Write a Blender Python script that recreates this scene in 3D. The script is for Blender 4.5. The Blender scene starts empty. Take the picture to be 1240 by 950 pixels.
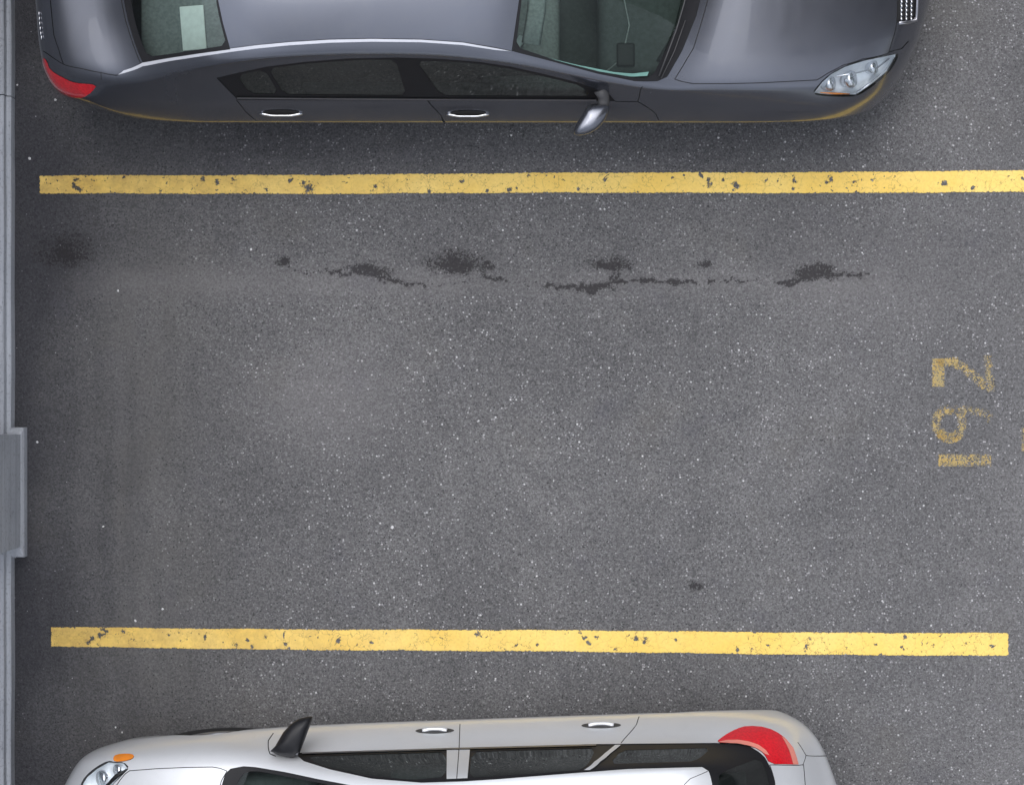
import bpy, bmesh, math, random
import numpy as np
from mathutils import Vector, Matrix

# ------------------------------------------------------------------ camera, sky, sun, exposure
CAM_H = 12.0          # metres above the asphalt
PPM = 205.0           # photo pixels per metre on the ground
sc = bpy.context.scene
cam = bpy.data.cameras.new('camera'); cam_o = bpy.data.objects.new('camera', cam)
sc.collection.objects.link(cam_o); sc.camera = cam_o
cam_o.location = (0, 0, CAM_H); cam_o.rotation_euler = (0, 0, 0)
cam.sensor_width = 36; cam.lens = CAM_H * PPM / 1240 * 36
cam.clip_start = 0.1; cam.clip_end = 500
sc.render.resolution_x = 1024; sc.render.resolution_y = 784

SUN_EL, SUN_AZ = 66, 105      # degrees; azimuth measured anticlockwise from +X
w = bpy.data.worlds.new('World'); sc.world = w; w.use_nodes = True
wn = w.node_tree.nodes; wl = w.node_tree.links
sky = wn.new('ShaderNodeTexSky'); sky.sky_type = 'NISHITA'; sky.sun_disc = False
sky.sun_elevation = math.radians(SUN_EL); sky.sun_rotation = math.radians(90 - SUN_AZ)
sky.air_density = 1.0; sky.dust_density = 1.5; sky.ozone_density = 1.0
hs = wn.new('ShaderNodeHueSaturation'); hs.inputs['Saturation'].default_value = 0.3
wl.new(sky.outputs[0], hs.inputs['Color']); wtc = wn.new('ShaderNodeTexCoord'); wsp = wn.new('ShaderNodeSeparateXYZ'); wl.new(wtc.outputs['Generated'], wsp.inputs[0])
wmr = wn.new('ShaderNodeMapRange'); wmr.inputs[3].default_value = .45; wmr.inputs[4].default_value = 2.1; wl.new(wsp.outputs['Z'], wmr.inputs[0])   # overcast: the cloud layer is brightest overhead
wcl = wn.new('ShaderNodeTexNoise'); wcl.inputs['Scale'].default_value = 3.4; wcl.inputs['Detail'].default_value = 5; wl.new(wtc.outputs['Generated'], wcl.inputs['Vector'])
wm2 = wn.new('ShaderNodeMapRange'); wm2.inputs[1].default_value = .3; wm2.inputs[2].default_value = .7; wm2.inputs[3].default_value = .6; wm2.inputs[4].default_value = 1.45; wl.new(wcl.outputs[0], wm2.inputs[0])
wmu = wn.new('ShaderNodeMath'); wmu.operation = 'MULTIPLY'; wl.new(wmr.outputs[0], wmu.inputs[0]); wl.new(wm2.outputs[0], wmu.inputs[1])
wvs = wn.new('ShaderNodeVectorMath'); wvs.operation = 'SCALE'; wl.new(hs.outputs[0], wvs.inputs[0]); wl.new(wmu.outputs[0], wvs.inputs['Scale'])
wl.new(wvs.outputs[0], wn['Background'].inputs[0])
wn['Background'].inputs[1].default_value = 0.15
sl = bpy.data.lights.new('sun', 'SUN'); sl.energy = .8; sl.angle = math.radians(70); sl.color = (1, .97, .93)
so = bpy.data.objects.new('sun', sl); sc.collection.objects.link(so); so.location = (0, 0, 20)
_e, _a = math.radians(SUN_EL), math.radians(SUN_AZ)
so.rotation_euler = Vector((math.cos(_a)*math.cos(_e), math.sin(_a)*math.cos(_e), math.sin(_e))).to_track_quat('Z', 'Y').to_euler()
sc.view_settings.view_transform = 'Standard'; sc.view_settings.look = 'None'
sc.view_settings.exposure = 0.30; sc.view_settings.gamma = 1
sc.view_settings.use_curve_mapping = False

random.seed(4); rng = np.random.default_rng(7)
def gp(px, py, z=0.0):          # a point of the place, from where it is seen in the photograph and its height
    k = (1 - z / CAM_H) / PPM
    return Vector(((px - 620) * k, -(py - 475) * k, z))

# ------------------------------------------------------------------ material helpers
def N(m, t, **kw):
    n = m.node_tree.nodes.new(t)
    for k, v in kw.items():
        if k.startswith('i_'):
            key = k[2:].replace('_', ' ')
            n.inputs[key if key in n.inputs else int(key)].default_value = v
        else: setattr(n, k, v)
    return n
def mat(name):
    m = bpy.data.materials.new(name); m.use_nodes = True
    return m, m.node_tree.nodes['Principled BSDF'], m.node_tree.links.new
def simple(name, col, rough=.5, metal=0., coat=0., var=.08, scale=30., bump=0., spec=.5, coat_r=.03, grime=0., dust=.11):
    m, p, L = mat(name)
    tc = N(m, 'ShaderNodeTexCoord'); no = N(m, 'ShaderNodeTexNoise', i_Scale=scale, i_Detail=5.)
    L(tc.outputs['Object'], no.inputs['Vector'])
    mr = N(m, 'ShaderNodeMapRange'); mr.inputs[1].default_value = .3; mr.inputs[2].default_value = .7
    mr.inputs[3].default_value = 1 - var; mr.inputs[4].default_value = 1 + var
    L(no.outputs[0], mr.inputs[0])
    vm = N(m, 'ShaderNodeVectorMath', operation='SCALE'); vm.inputs[0].default_value = col[:3]
    L(mr.outputs[0], vm.inputs['Scale']); L(vm.outputs[0], p.inputs['Base Color'])
    p.inputs['Roughness'].default_value = rough; p.inputs['Metallic'].default_value = metal
    p.inputs['Coat Weight'].default_value = coat; p.inputs['Coat Roughness'].default_value = coat_r
    p.inputs['Specular IOR Level'].default_value = spec
    if bump:
        b = N(m, 'ShaderNodeBump', i_Strength=bump, i_Distance=.003); L(no.outputs[0], b.inputs['Height']); L(b.outputs[0], p.inputs['Normal'])
    if grime:     # faint water marks and dust on the paint
        n2 = N(m, 'ShaderNodeTexNoise', i_Scale=2.3, i_Detail=6., i_Distortion=.8); L(tc.outputs['Object'], n2.inputs['Vector'])
        r2 = N(m, 'ShaderNodeMapRange'); r2.inputs[1].default_value = .4; r2.inputs[2].default_value = .75
        r2.inputs[3].default_value = coat_r; r2.inputs[4].default_value = coat_r + grime
        L(n2.outputs[0], r2.inputs[0]); L(r2.outputs[0], p.inputs['Coat Roughness'])
        r3 = N(m, 'ShaderNodeMapRange'); r3.inputs[1].default_value = .35; r3.inputs[2].default_value = .8
        r3.inputs[3].default_value = rough; r3.inputs[4].default_value = rough + grime
        L(n2.outputs[0], r3.inputs[0]); L(r3.outputs[0], p.inputs['Roughness'])
        n4 = N(m, 'ShaderNodeTexNoise', i_Scale=7., i_Detail=9., i_Roughness=.65, i_Distortion=1.5); L(tc.outputs['Object'], n4.inputs['Vector'])
        r4 = N(m, 'ShaderNodeMapRange'); r4.inputs[1].default_value = .48; r4.inputs[2].default_value = .75; r4.inputs[3].default_value = 0; r4.inputs[4].default_value = dust; L(n4.outputs[0], r4.inputs[0])
        dm = N(m, 'ShaderNodeMix', data_type='RGBA'); L(r4.outputs[0], dm.inputs[0]); L(vm.outputs[0], dm.inputs[6]); dm.inputs[7].default_value = (.24, .235, .225, 1); L(dm.outputs[2], p.inputs['Base Color'])
    return m
def glass(name, tint, refl=1.0, rough=.015, amt=1.1):
    m, p, L = mat(name)
    nt = m.node_tree; nt.nodes.remove(p); out = nt.nodes['Material Output']
    tr = N(m, 'ShaderNodeBsdfTransparent'); tr.inputs[0].default_value = (*tint, 1)
    gl = N(m, 'ShaderNodeBsdfGlossy', i_Roughness=rough); gl.inputs[0].default_value = (.95*refl, 1*refl, .98*refl, 1)
    fr = N(m, 'ShaderNodeFresnel', i_IOR=1.52); fa = N(m, 'ShaderNodeMath', operation='MULTIPLY', i_1=amt)
    tc = N(m, 'ShaderNodeTexCoord'); no = N(m, 'ShaderNodeTexNoise', i_Scale=3., i_Detail=3.); L(tc.outputs['Object'], no.inputs['Vector'])
    bp = N(m, 'ShaderNodeBump', i_Strength=.05, i_Distance=.01); L(no.outputs[0], bp.inputs['Height']); L(bp.outputs[0], gl.inputs['Normal'])
    mx = N(m, 'ShaderNodeMixShader'); L(fr.outputs[0], fa.inputs[0]); L(fa.outputs[0], mx.inputs[0])
    L(tr.outputs[0], mx.inputs[1]); L(gl.outputs[0], mx.inputs[2]); L(mx.outputs[0], out.inputs[0])
    return m
M = {}
M['grey_paint'] = simple('grey_paint', (.150, .158, .186), .19, .85, .5, .03, 400, coat_r=.02, grime=.12)
M['silver_paint'] = simple('silver_paint', (.72, .735, .76), .30, .32, .5, .03, 400, coat_r=.03, grime=.06, dust=.05)
M['seam'] = simple('seam', (.012, .012, .013), .7)
M['black_trim'] = simple('black_trim', (.012, .012, .014), .42, 0, .0, .1, spec=.3)
M['rubber'] = simple('rubber', (.02, .02, .021), .75, bump=.3, scale=60)
M['grey_plastic'] = simple('grey_plastic', (.05, .05, .053), .55, bump=.2, scale=90)
M['chrome'] = simple('chrome', (.72, .73, .76), .12, 1., 0, .02)
M['satin_metal'] = simple('satin_metal', (.42, .42, .45), .3, 1., 0, .05)
M['highlight_strip'] = simple('highlight_strip', (.62, .63, .68), .34, .35, .5, .03)  # pale tone of the painted roof highlight
M['alloy'] = simple('alloy', (.45, .45, .47), .3, .9, .3, .05)
M['car_glass'] = glass('car_glass', (.76, .86, .83), 1.0)
M['screen_glass'] = glass('screen_glass', (.80, .92, .87), 1.0, .015, .7)
M['hatch_glass'] = glass('hatch_glass', (.30, .38, .36), 1.0, .015, 2.2)
M['dark_glass'] = glass('dark_glass', (.26, .33, .31), 1.0, .015, 1.9)
M['lens'] = glass('lens', (.97, .99, 1.0), .9, .015, .7)
M['interior'] = simple('interior', (.05, .055, .055), .8, bump=.3, scale=50, var=.2)
M['interior_grey'] = simple('interior_grey', (.20, .21, .21), .85, bump=.3, scale=60, var=.2)
M['lamp_bowl'] = simple('lamp_bowl', (.86, .90, .94), .35, .25)
M['clear_red'] = simple('clear_red', (.80, .26, .20), .15, 0, 1.)
M['edge_reflection'] = simple('edge_reflection', (.15, .31, .27), .2, 0, .5)  # teal of the painted reflection along the windscreen
M['paper'] = simple('paper', (.78, .8, .78), .7)
M['amber'] = simple('amber', (.85, .26, .02), .15, 0, 1.)
def redlens():
    m, p, L = mat('red_lens')
    tc = N(m, 'ShaderNodeTexCoord'); wv = N(m, 'ShaderNodeTexVoronoi', i_Scale=70.); L(tc.outputs['Object'], wv.inputs['Vector'])
    cr = N(m, 'ShaderNodeMapRange'); cr.inputs[1].default_value = 0; cr.inputs[2].default_value = .8; cr.inputs[3].default_value = .78; cr.inputs[4].default_value = 1.12
    L(wv.outputs['Distance'], cr.inputs[0])
    vm = N(m, 'ShaderNodeVectorMath', operation='SCALE'); vm.inputs[0].default_value = (.66, .004, .014); L(cr.outputs[0], vm.inputs['Scale'])
    L(vm.outputs[0], p.inputs['Base Color']); p.inputs['Roughness'].default_value = .1; p.inputs['Coat Weight'].default_value = 1
    return m
M['red_lens'] = redlens()

# ------------------------------------------------------------------ object helpers
COL = sc.collection
def link(name, me, mats, parent=None, smooth=True):
    o = bpy.data.objects.new(name, me); COL.objects.link(o)
    for m in (mats if isinstance(mats, (list, tuple)) else [mats]): me.materials.append(m)
    if smooth: me.polygons.foreach_set('use_smooth', [True] * len(me.polygons))
    if parent: o.parent = parent
    return o
def tag(o, label=None, cat=None, group=None, kind=None):
    for k, v in (('label', label), ('category', cat), ('group', group), ('kind', kind)):
        if v: o[k] = v
    return o
def frombm(name, bm, mats, parent=None, smooth=True):
    bmesh.ops.recalc_face_normals(bm, faces=bm.faces[:])
    me = bpy.data.meshes.new(name); bm.to_mesh(me); bm.free()
    return link(name, me, mats, parent, smooth)
def empty(name, loc, rz=0):
    o = bpy.data.objects.new(name, None); COL.objects.link(o); o.location = loc; o.rotation_euler = (0, 0, rz)
    o.empty_display_size = .2
    return o
def bm_box(bm, c, s, bev=.0, seg=3, rot=None):
    M4 = Matrix.Translation(c) @ (rot.to_4x4() if rot else Matrix.Identity(4)) @ Matrix.Diagonal((*s, 1))
    r = bmesh.ops.create_cube(bm, size=1, matrix=M4)
    if bev:
        es = list({e for v in r['verts'] for e in v.link_edges})
        bmesh.ops.bevel(bm, geom=es, offset=bev, segments=seg, profile=.5, affect='EDGES')
def bm_tube(bm, pts, rad, n=10, cap=True, flat=1.0):
    pts = [Vector(p) for p in pts]; rings = []
    rads = rad if isinstance(rad, (list, tuple)) else [rad] * len(pts)
    for i, p in enumerate(pts):
        t = (pts[min(i + 1, len(pts) - 1)] - pts[max(i - 1, 0)]).normalized()
        a = t.cross(Vector((0, 0, 1)));  a = a.normalized() if a.length > 1e-4 else Vector((1, 0, 0))
        b = a.cross(t).normalized()
        rings.append([bm.verts.new(p + (a * math.cos(k * 2 * math.pi / n) + b * math.sin(k * 2 * math.pi / n) * flat) * rads[i]) for k in range(n)])
    for r0, r1 in zip(rings, rings[1:]):
        for k in range(n): bm.faces.new((r0[k], r0[(k + 1) % n], r1[(k + 1) % n], r1[k]))
    if cap: bm.faces.new(rings[0]); bm.faces.new(rings[-1])
def bm_lathe(bm, prof, axis_o, n=40):      # profile (offset along y axis, radius), round the y axis
    rings = []
    for (y, r) in prof:
        rings.append([bm.verts.new((axis_o[0] + r * math.cos(k * 2 * math.pi / n), axis_o[1] + y, axis_o[2] + r * math.sin(k * 2 * math.pi / n))) for k in range(n)])
    for r0, r1 in zip(rings, rings[1:]):
        for k in range(n): bm.faces.new((r0[k], r0[(k + 1) % n], r1[(k + 1) % n], r1[k]))

# ------------------------------------------------------------------ ground
def vnoise(x, y, s, seed):
    r = np.random.default_rng(seed).random((256, 256)); xs = x * s; ys = y * s
    xi = np.floor(xs).astype(int); yi = np.floor(ys).astype(int); fx = xs - xi; fy = ys - yi
    fx = fx * fx * (3 - 2 * fx); fy = fy * fy * (3 - 2 * fy)
    a = r[xi % 256, yi % 256]; b = r[(xi + 1) % 256, yi % 256]; c = r[xi % 256, (yi + 1) % 256]; d = r[(xi + 1) % 256, (yi + 1) % 256]
    return (a * (1 - fx) + b * fx) * (1 - fy) + (c * (1 - fx) + d * fx) * fy
def fbm(x, y, s, seed, o=4):
    t = 0; A = .5; n = 0
    for i in range(o): t = t + A * vnoise(x + i * 3.1, y - i * 1.7, s * 2 ** i, seed + i); n += A; A *= .5
    return t / n
def axis_vals(lo, hi, step, far):
    v = list(np.arange(lo, hi, step)); a = lo; d = step; L = []
    while a > -far: d *= 1.6; a -= d; L.append(a)
    b = v[-1]; d = step; R_ = []
    while b < far: d *= 1.6; b += d; R_.append(b)
    return np.array(L[::-1] + v + R_)
def segdist(X, Y, pts):
    D = np.full(X.shape, 9.)
    for (a, b) in zip(pts, pts[1:]):
        ax, ay = a; bx, by = b; vx, vy = bx - ax, by - ay; L2 = vx * vx + vy * vy + 1e-9
        t = np.clip(((X - ax) * vx + (Y - ay) * vy) / L2, 0, 1)
        D = np.minimum(D, np.hypot(X - ax - t * vx, Y - ay - t * vy))
    return D
def build_ground():
    xs = axis_vals(-3.1, 3.1, .010, 60); ys = axis_vals(-2.4, 2.4, .010, 60)
    X, Y = np.meshgrid(xs, ys, indexing='ij'); nx, ny = X.shape
    co = np.zeros((nx * ny, 3), np.float32); co[:, 0] = X.ravel(); co[:, 1] = Y.ravel()
    idx = np.arange(nx * ny).reshape(nx, ny)
    q = np.stack([idx[:-1, :-1], idx[1:, :-1], idx[1:, 1:], idx[:-1, 1:]], -1).reshape(-1, 4)
    me = bpy.data.meshes.new('asphalt_ground')
    me.vertices.add(nx * ny); me.vertices.foreach_set('co', co.ravel())
    me.loops.add(q.size); me.loops.foreach_set('vertex_index', q.ravel().astype(np.int32))
    me.polygons.add(len(q)); me.polygons.foreach_set('loop_start', np.arange(0, q.size, 4, dtype=np.int32))
    me.update(calc_edges=True)
    PX = X * PPM + 620; PY = 475 - Y * PPM      # photo pixels of ground points, to draw the wear and painted shade in place
    wx = PX + (fbm(X, Y, 14, 3) - .5) * 22; wy = PY + (fbm(X, Y, 18, 13) - .5) * 12
    # cracks (dark tar and broken binder)
    crack = np.zeros_like(X)
    for pts, wd in [([(395, 328), (420, 331), (440, 328), (470, 336), (495, 344), (515, 346)], 1.6),
                    ([(585, 333), (600, 337), (614, 339)], 1.3), ([(660, 344), (690, 349), (715, 350), (745, 341), (765, 338), (800, 340), (842, 343)], 1.7),
                    ([(705, 346), (716, 357), (722, 350)], 2.0), ([(878, 340), (900, 339), (918, 338)], 1.0), ([(943, 344), (968, 342), (985, 333), (1010, 333), (1042, 333)], 1.8),
                    ([(740, 336), (756, 338)], 1.6), ([(515, 346), (560, 341), (585, 334)], .4), ([(614, 339), (640, 344), (660, 344)], .4), ([(842, 343), (878, 340)], .5), ([(918, 338), (943, 344)], .4), ([(1042, 333), (1055, 332)], .5), ([(345, 322), (370, 330), (395, 328)], .5), ([(970, 330), (995, 322)], 1.4), ([(460, 338), (466, 346)], 1.2)]:
        jit = (fbm(X, Y, 30, 40) - .5) * 14
        D = segdist(PX, PY + jit, pts); crack = np.maximum(crack, 1.25 - D / (wd * 1.9))
    for (cx, cy, rx, ry) in [(552, 322, 30, 13), (738, 323, 21, 8), (853, 321, 9, 5), (987, 332, 25, 9), (444, 328, 22, 5), (345, 319, 7, 6), (720, 350, 20, 5),
                             (841, 711, 9, 6), (592, 322, 7, 2), (80, 310, 28, 20), (996, 323, 8, 4)]:
        sy = np.where(wy > cy, ry * .62, ry * 1.15); dd = np.hypot((wx - cx) / rx, (wy - cy) / sy)
        k = .78 if rx == 28 else 1.
        crack = np.maximum(crack, k * (1.35 - dd * .8))
    crack = np.clip(crack, 0, 1)
    # long faint band beside the cracks, dust, tyre scuffs
    light = np.clip(1 - np.abs(wy - 345) / 26, 0, 1) * .35 * (PX > 60) * (PX < 1080)
    light += np.exp(-(((PX - 410) / 75) ** 2 + ((PY - 475) / 70) ** 2)) * .55 + np.exp(-(((PX - 350) / 110) ** 2 + ((PY - 490) / 60) ** 2)) * .25
    light += np.clip((PX - 900) / 500, 0, 1) * .35 + np.exp(-(((PX - 1050) / 110) ** 2 + ((PY - 350) / 70) ** 2)) * .35
    light += np.exp(-((PX - 165) / 22) ** 2) * .25 * (PY > 330) * (fbm(X, Y, 3, 66))
    light = np.clip(light * (.6 + .8 * fbm(X, Y, 4, 21)), 0, 1)
    dark = np.exp(-np.clip(PX - 14, 0, None) / 62) * 1.0  # grime plus wall shade painted into the asphalt, fading from the wall
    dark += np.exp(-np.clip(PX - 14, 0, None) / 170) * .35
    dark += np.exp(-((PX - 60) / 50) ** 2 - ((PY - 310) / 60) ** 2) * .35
    dark += np.exp(-(((PY - 290) / 40) ** 2)) * .12
    dark += np.exp(-(((PX - 330) / 230) ** 2 + ((PY - 180) / 50) ** 2)) * .45  # sedan's shade painted into the asphalt beside its rear half
    dark += np.exp(-(((PX - 750) / 280) ** 2 + ((PY - 178) / 30) ** 2)) * .25  # the same painted shade, beside its front half
    strk = vnoise(X + .12 * (fbm(X, Y, 1.5, 51) - .5), Y * .12, 13, 63); zone = np.exp(-((PX - 140) / 90) ** 2) * np.clip((PY - 300) / 120, .15, 1)
    dark += zone * np.clip(strk - .45, 0, 1) * .55; light = np.clip(light + zone * np.clip(.5 - strk, 0, 1) * .55 + .30 * np.exp(-((wy - 338) / 22) ** 2) * (PX > 90) * (PX < 560), 0, 1)
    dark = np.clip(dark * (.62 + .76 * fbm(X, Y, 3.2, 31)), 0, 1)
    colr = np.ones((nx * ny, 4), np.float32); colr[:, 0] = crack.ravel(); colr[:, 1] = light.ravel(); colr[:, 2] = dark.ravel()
    at = me.color_attributes.new('wear', 'FLOAT_COLOR', 'POINT'); at.data.foreach_set('color', colr.ravel())  # blue channel carries the painted shade with the grime
    nz_ = fbm(X, Y, 2.2, 77); nz2 = fbm(X, Y, 6, 87)
    speck = np.clip((PX - 130 + (nz_ - .5) * 260) / 240, .06, 1) * (.55 + .9 * fbm(X, Y, 2.5, 97)) + .30 * np.clip((PX - 850) / 300, 0, 1)
    speck *= 1 - .6 * np.exp(-((PY - 300) / 45) ** 2) * fbm(X, Y, 2, 17) - .5 * np.exp(-((PY - 345) / 16) ** 2)
    streak = vnoise(X + .15 * (fbm(X, Y, 1.5, 51) - .5), Y * .10, 11, 61) * .6 + vnoise(X, Y * .06, 30, 62) * .4
    sy_ = np.clip((PY - 320) / 90, 0, 1)
    brown = np.exp(-((PX - 160 + (fbm(X, Y, 2, 71) - .5) * 120) / 80) ** 2) * np.clip(nz2 * 1.6 - .35, 0, 1) * (.4 + .6 * sy_) * (.4 + streak) + .5 * np.exp(-(((PX - 215) / 60) ** 2 + ((PY - 335) / 25) ** 2))
    brown += .8 * np.exp(-(((PX - 1150) / 60) ** 2 + ((PY - 10) / 45) ** 2)) + .3 * np.exp(-(((PX - 190) / 70) ** 2 + ((PY - 560) / 260) ** 2))
    lit = np.exp(-np.clip(PX - 16, 0, None) / 45) + .5 * np.exp(-((PX - 90) / 50) ** 2)
    c2 = np.ones((nx * ny, 4), np.float32); c2[:, 0] = np.clip(speck, 0, 1.2).ravel(); c2[:, 1] = np.clip(brown, 0, 1).ravel(); c2[:, 2] = np.clip(lit, 0, 1).ravel()
    at2 = me.color_attributes.new('tone', 'FLOAT_COLOR', 'POINT'); at2.data.foreach_set('color', c2.ravel())
    m, p, L = mat('asphalt')
    tc = N(m, 'ShaderNodeTexCoord'); O = tc.outputs['Object']
    at_n = N(m, 'ShaderNodeAttribute', attribute_name='wear'); sp = N(m, 'ShaderNodeSeparateColor'); L(at_n.outputs['Color'], sp.inputs[0])
    at_m = N(m, 'ShaderNodeAttribute', attribute_name='tone'); tn = N(m, 'ShaderNodeSeparateColor'); L(at_m.outputs['Color'], tn.inputs[0])
    def vor(scale, feat='F1'):
        v = N(m, 'ShaderNodeTexVoronoi', feature=feat, i_Scale=float(scale)); L(O, v.inputs['Vector']); return v
    def noi(scale, det=4., rgh=.55):
        n = N(m, 'ShaderNodeTexNoise', i_Scale=float(scale), i_Detail=det, i_Roughness=rgh); L(O, n.inputs['Vector']); return n
    def mr(src, a, b, c, d, clamp=True):
        n = N(m, 'ShaderNodeMapRange', clamp=clamp)
        for i, v in enumerate((a, b, c, d)): n.inputs[i + 1].default_value = v
        L(src, n.inputs[0]); return n.outputs[0]
    def mth(op, a, b):
        n = N(m, 'ShaderNodeMath', operation=op)
        for i, v in enumerate((a, b)):
            if isinstance(v, (int, float)): n.inputs[i].default_value = v
            else: L(v, n.inputs[i])
        return n.outputs[0]
    def mix(f, a, b):
        n = N(m, 'ShaderNodeMix', data_type='RGBA')
        if isinstance(f, (int, float)): n.inputs[0].default_value = f
        else: L(f, n.inputs[0])
        for i, v in ((6, a), (7, b)):
            if isinstance(v, tuple): n.inputs[i].default_value = (*v, 1)
            else: L(v, n.inputs[i])
        return n.outputs[2]
    big = noi(.9, 6.); mid = noi(5., 5.); fine = noi(55., 3., .7)
    base = mix(mr(big.outputs[0], .35, .65, 0, 1), (.100, .099, .102), (.138, .136, .138))
    base = mix(mr(mid.outputs[0], .35, .7, 0, .45), base, (.088, .088, .091))
    v1 = vor(125); s1 = N(m, 'ShaderNodeSeparateColor'); L(v1.outputs['Color'], s1.inputs[0])
    g1 = mr(s1.outputs[0], 0, 1, .66, 1.34)
    grain = N(m, 'ShaderNodeVectorMath', operation='SCALE'); L(base, grain.inputs[0]); L(g1, grain.inputs['Scale']); c = grain.outputs[0]
    gf = N(m, 'ShaderNodeVectorMath', operation='SCALE'); L(c, gf.inputs[0]); L(mr(fine.outputs[0], .3, .7, .75, 1.25), gf.inputs['Scale']); c = gf.outputs[0]
    def specks(scale, thr, lo, hi, colour, c, cov=None):
        v = vor(scale); s = N(m, 'ShaderNodeSeparateColor'); L(v.outputs['Color'], s.inputs[0])
        on = mr(s.outputs[1], thr, thr + .02, 0, 1); sz = mr(v.outputs['Distance'], lo, hi, 1, 0)
        f = mth('MULTIPLY', on, sz)
        f = mth('MULTIPLY', f, mr(s.outputs[2], 0, 1, .25, 1))
        if cov is not None: f = mth('MULTIPLY', f, cov)
        return mix(f, c, colour)
    fade = tn.outputs[0]
    # the pattern of the speckle is broken up by clumps of cleaner and more worn binder
    clump = mr(noi(7., 4., .6).outputs[0], .35, .65, .35, 1.25); fade = mth('MULTIPLY', fade, clump)
    c = mix(mth('MULTIPLY', tn.outputs[1], .5), c, (.112, .108, .100))
    c = specks(120, .80, .25, .55, (.22, .215, .23), c, fade)
    c = specks(76, .87, .22, .50, (.42, .41, .42), c, fade)
    c = specks(48, .93, .14, .36, (.60, .59, .60), c, fade)
    c = specks(24, .975, .07, .16, (.70, .69, .70), c, fade)
    c = specks(46, .90, .10, .24, (.40, .40, .42), c, tn.outputs[2])
    c = specks(90, .88, .25, .5, (.026, .026, .029), c)
    dust = mth('MULTIPLY', sp.outputs[1], mr(fine.outputs[0], .3, .7, .5, 1.1))
    c = mix(mth('MULTIPLY', dust, .72), c, (.20, .192, .195))
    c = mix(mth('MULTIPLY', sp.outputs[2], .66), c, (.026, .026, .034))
    c = specks(38, .89, .06, .18, (.58, .58, .60), c, tn.outputs[2])
    cn = noi(48., 5., .8); cg = N(m, 'ShaderNodeMath', operation='MULTIPLY_ADD', i_1=.75, i_2=-.34); L(s1.outputs[2], cg.inputs[0])
    crk = mr(mth('ADD', mth('ADD', sp.outputs[0], cg.outputs[0]), mr(cn.outputs[0], .3, .7, -.36, .36, False)), .48, .74, 0, 1)
    halo = mr(mth('ADD', sp.outputs[0], mr(mid.outputs[0], .3, .7, -.12, .12, False)), .15, .9, 0, .30)
    c = mix(halo, c, (.045, .043, .045))
    c = mix(mth('MULTIPLY', crk, .80), c, (.024, .022, .024))
    # faint brown smears
    br = noi(1.7, 4.); c = mix(mr(br.outputs[0], .58, .76, 0, .28), c, (.095, .088, .076)); b2 = noi(2.6, 3.); c = mix(mr(b2.outputs[0], .60, .75, 0, .22), c, (.085, .083, .105))
    L(c, p.inputs['Base Color']); p.inputs['Roughness'].default_value = .85; p.inputs['Specular IOR Level'].default_value = .3
    b = N(m, 'ShaderNodeBump', i_Strength=.55, i_Distance=.004)
    hgt = mth('SUBTRACT', mth('ADD', v1.outputs['Distance'], fine.outputs[0]), mth('MULTIPLY', crk, .9)); L(hgt, b.inputs['Height']); L(b.outputs[0], p.inputs['Normal'])
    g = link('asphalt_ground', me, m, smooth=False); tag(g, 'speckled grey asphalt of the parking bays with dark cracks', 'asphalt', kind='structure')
build_ground()

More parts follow.
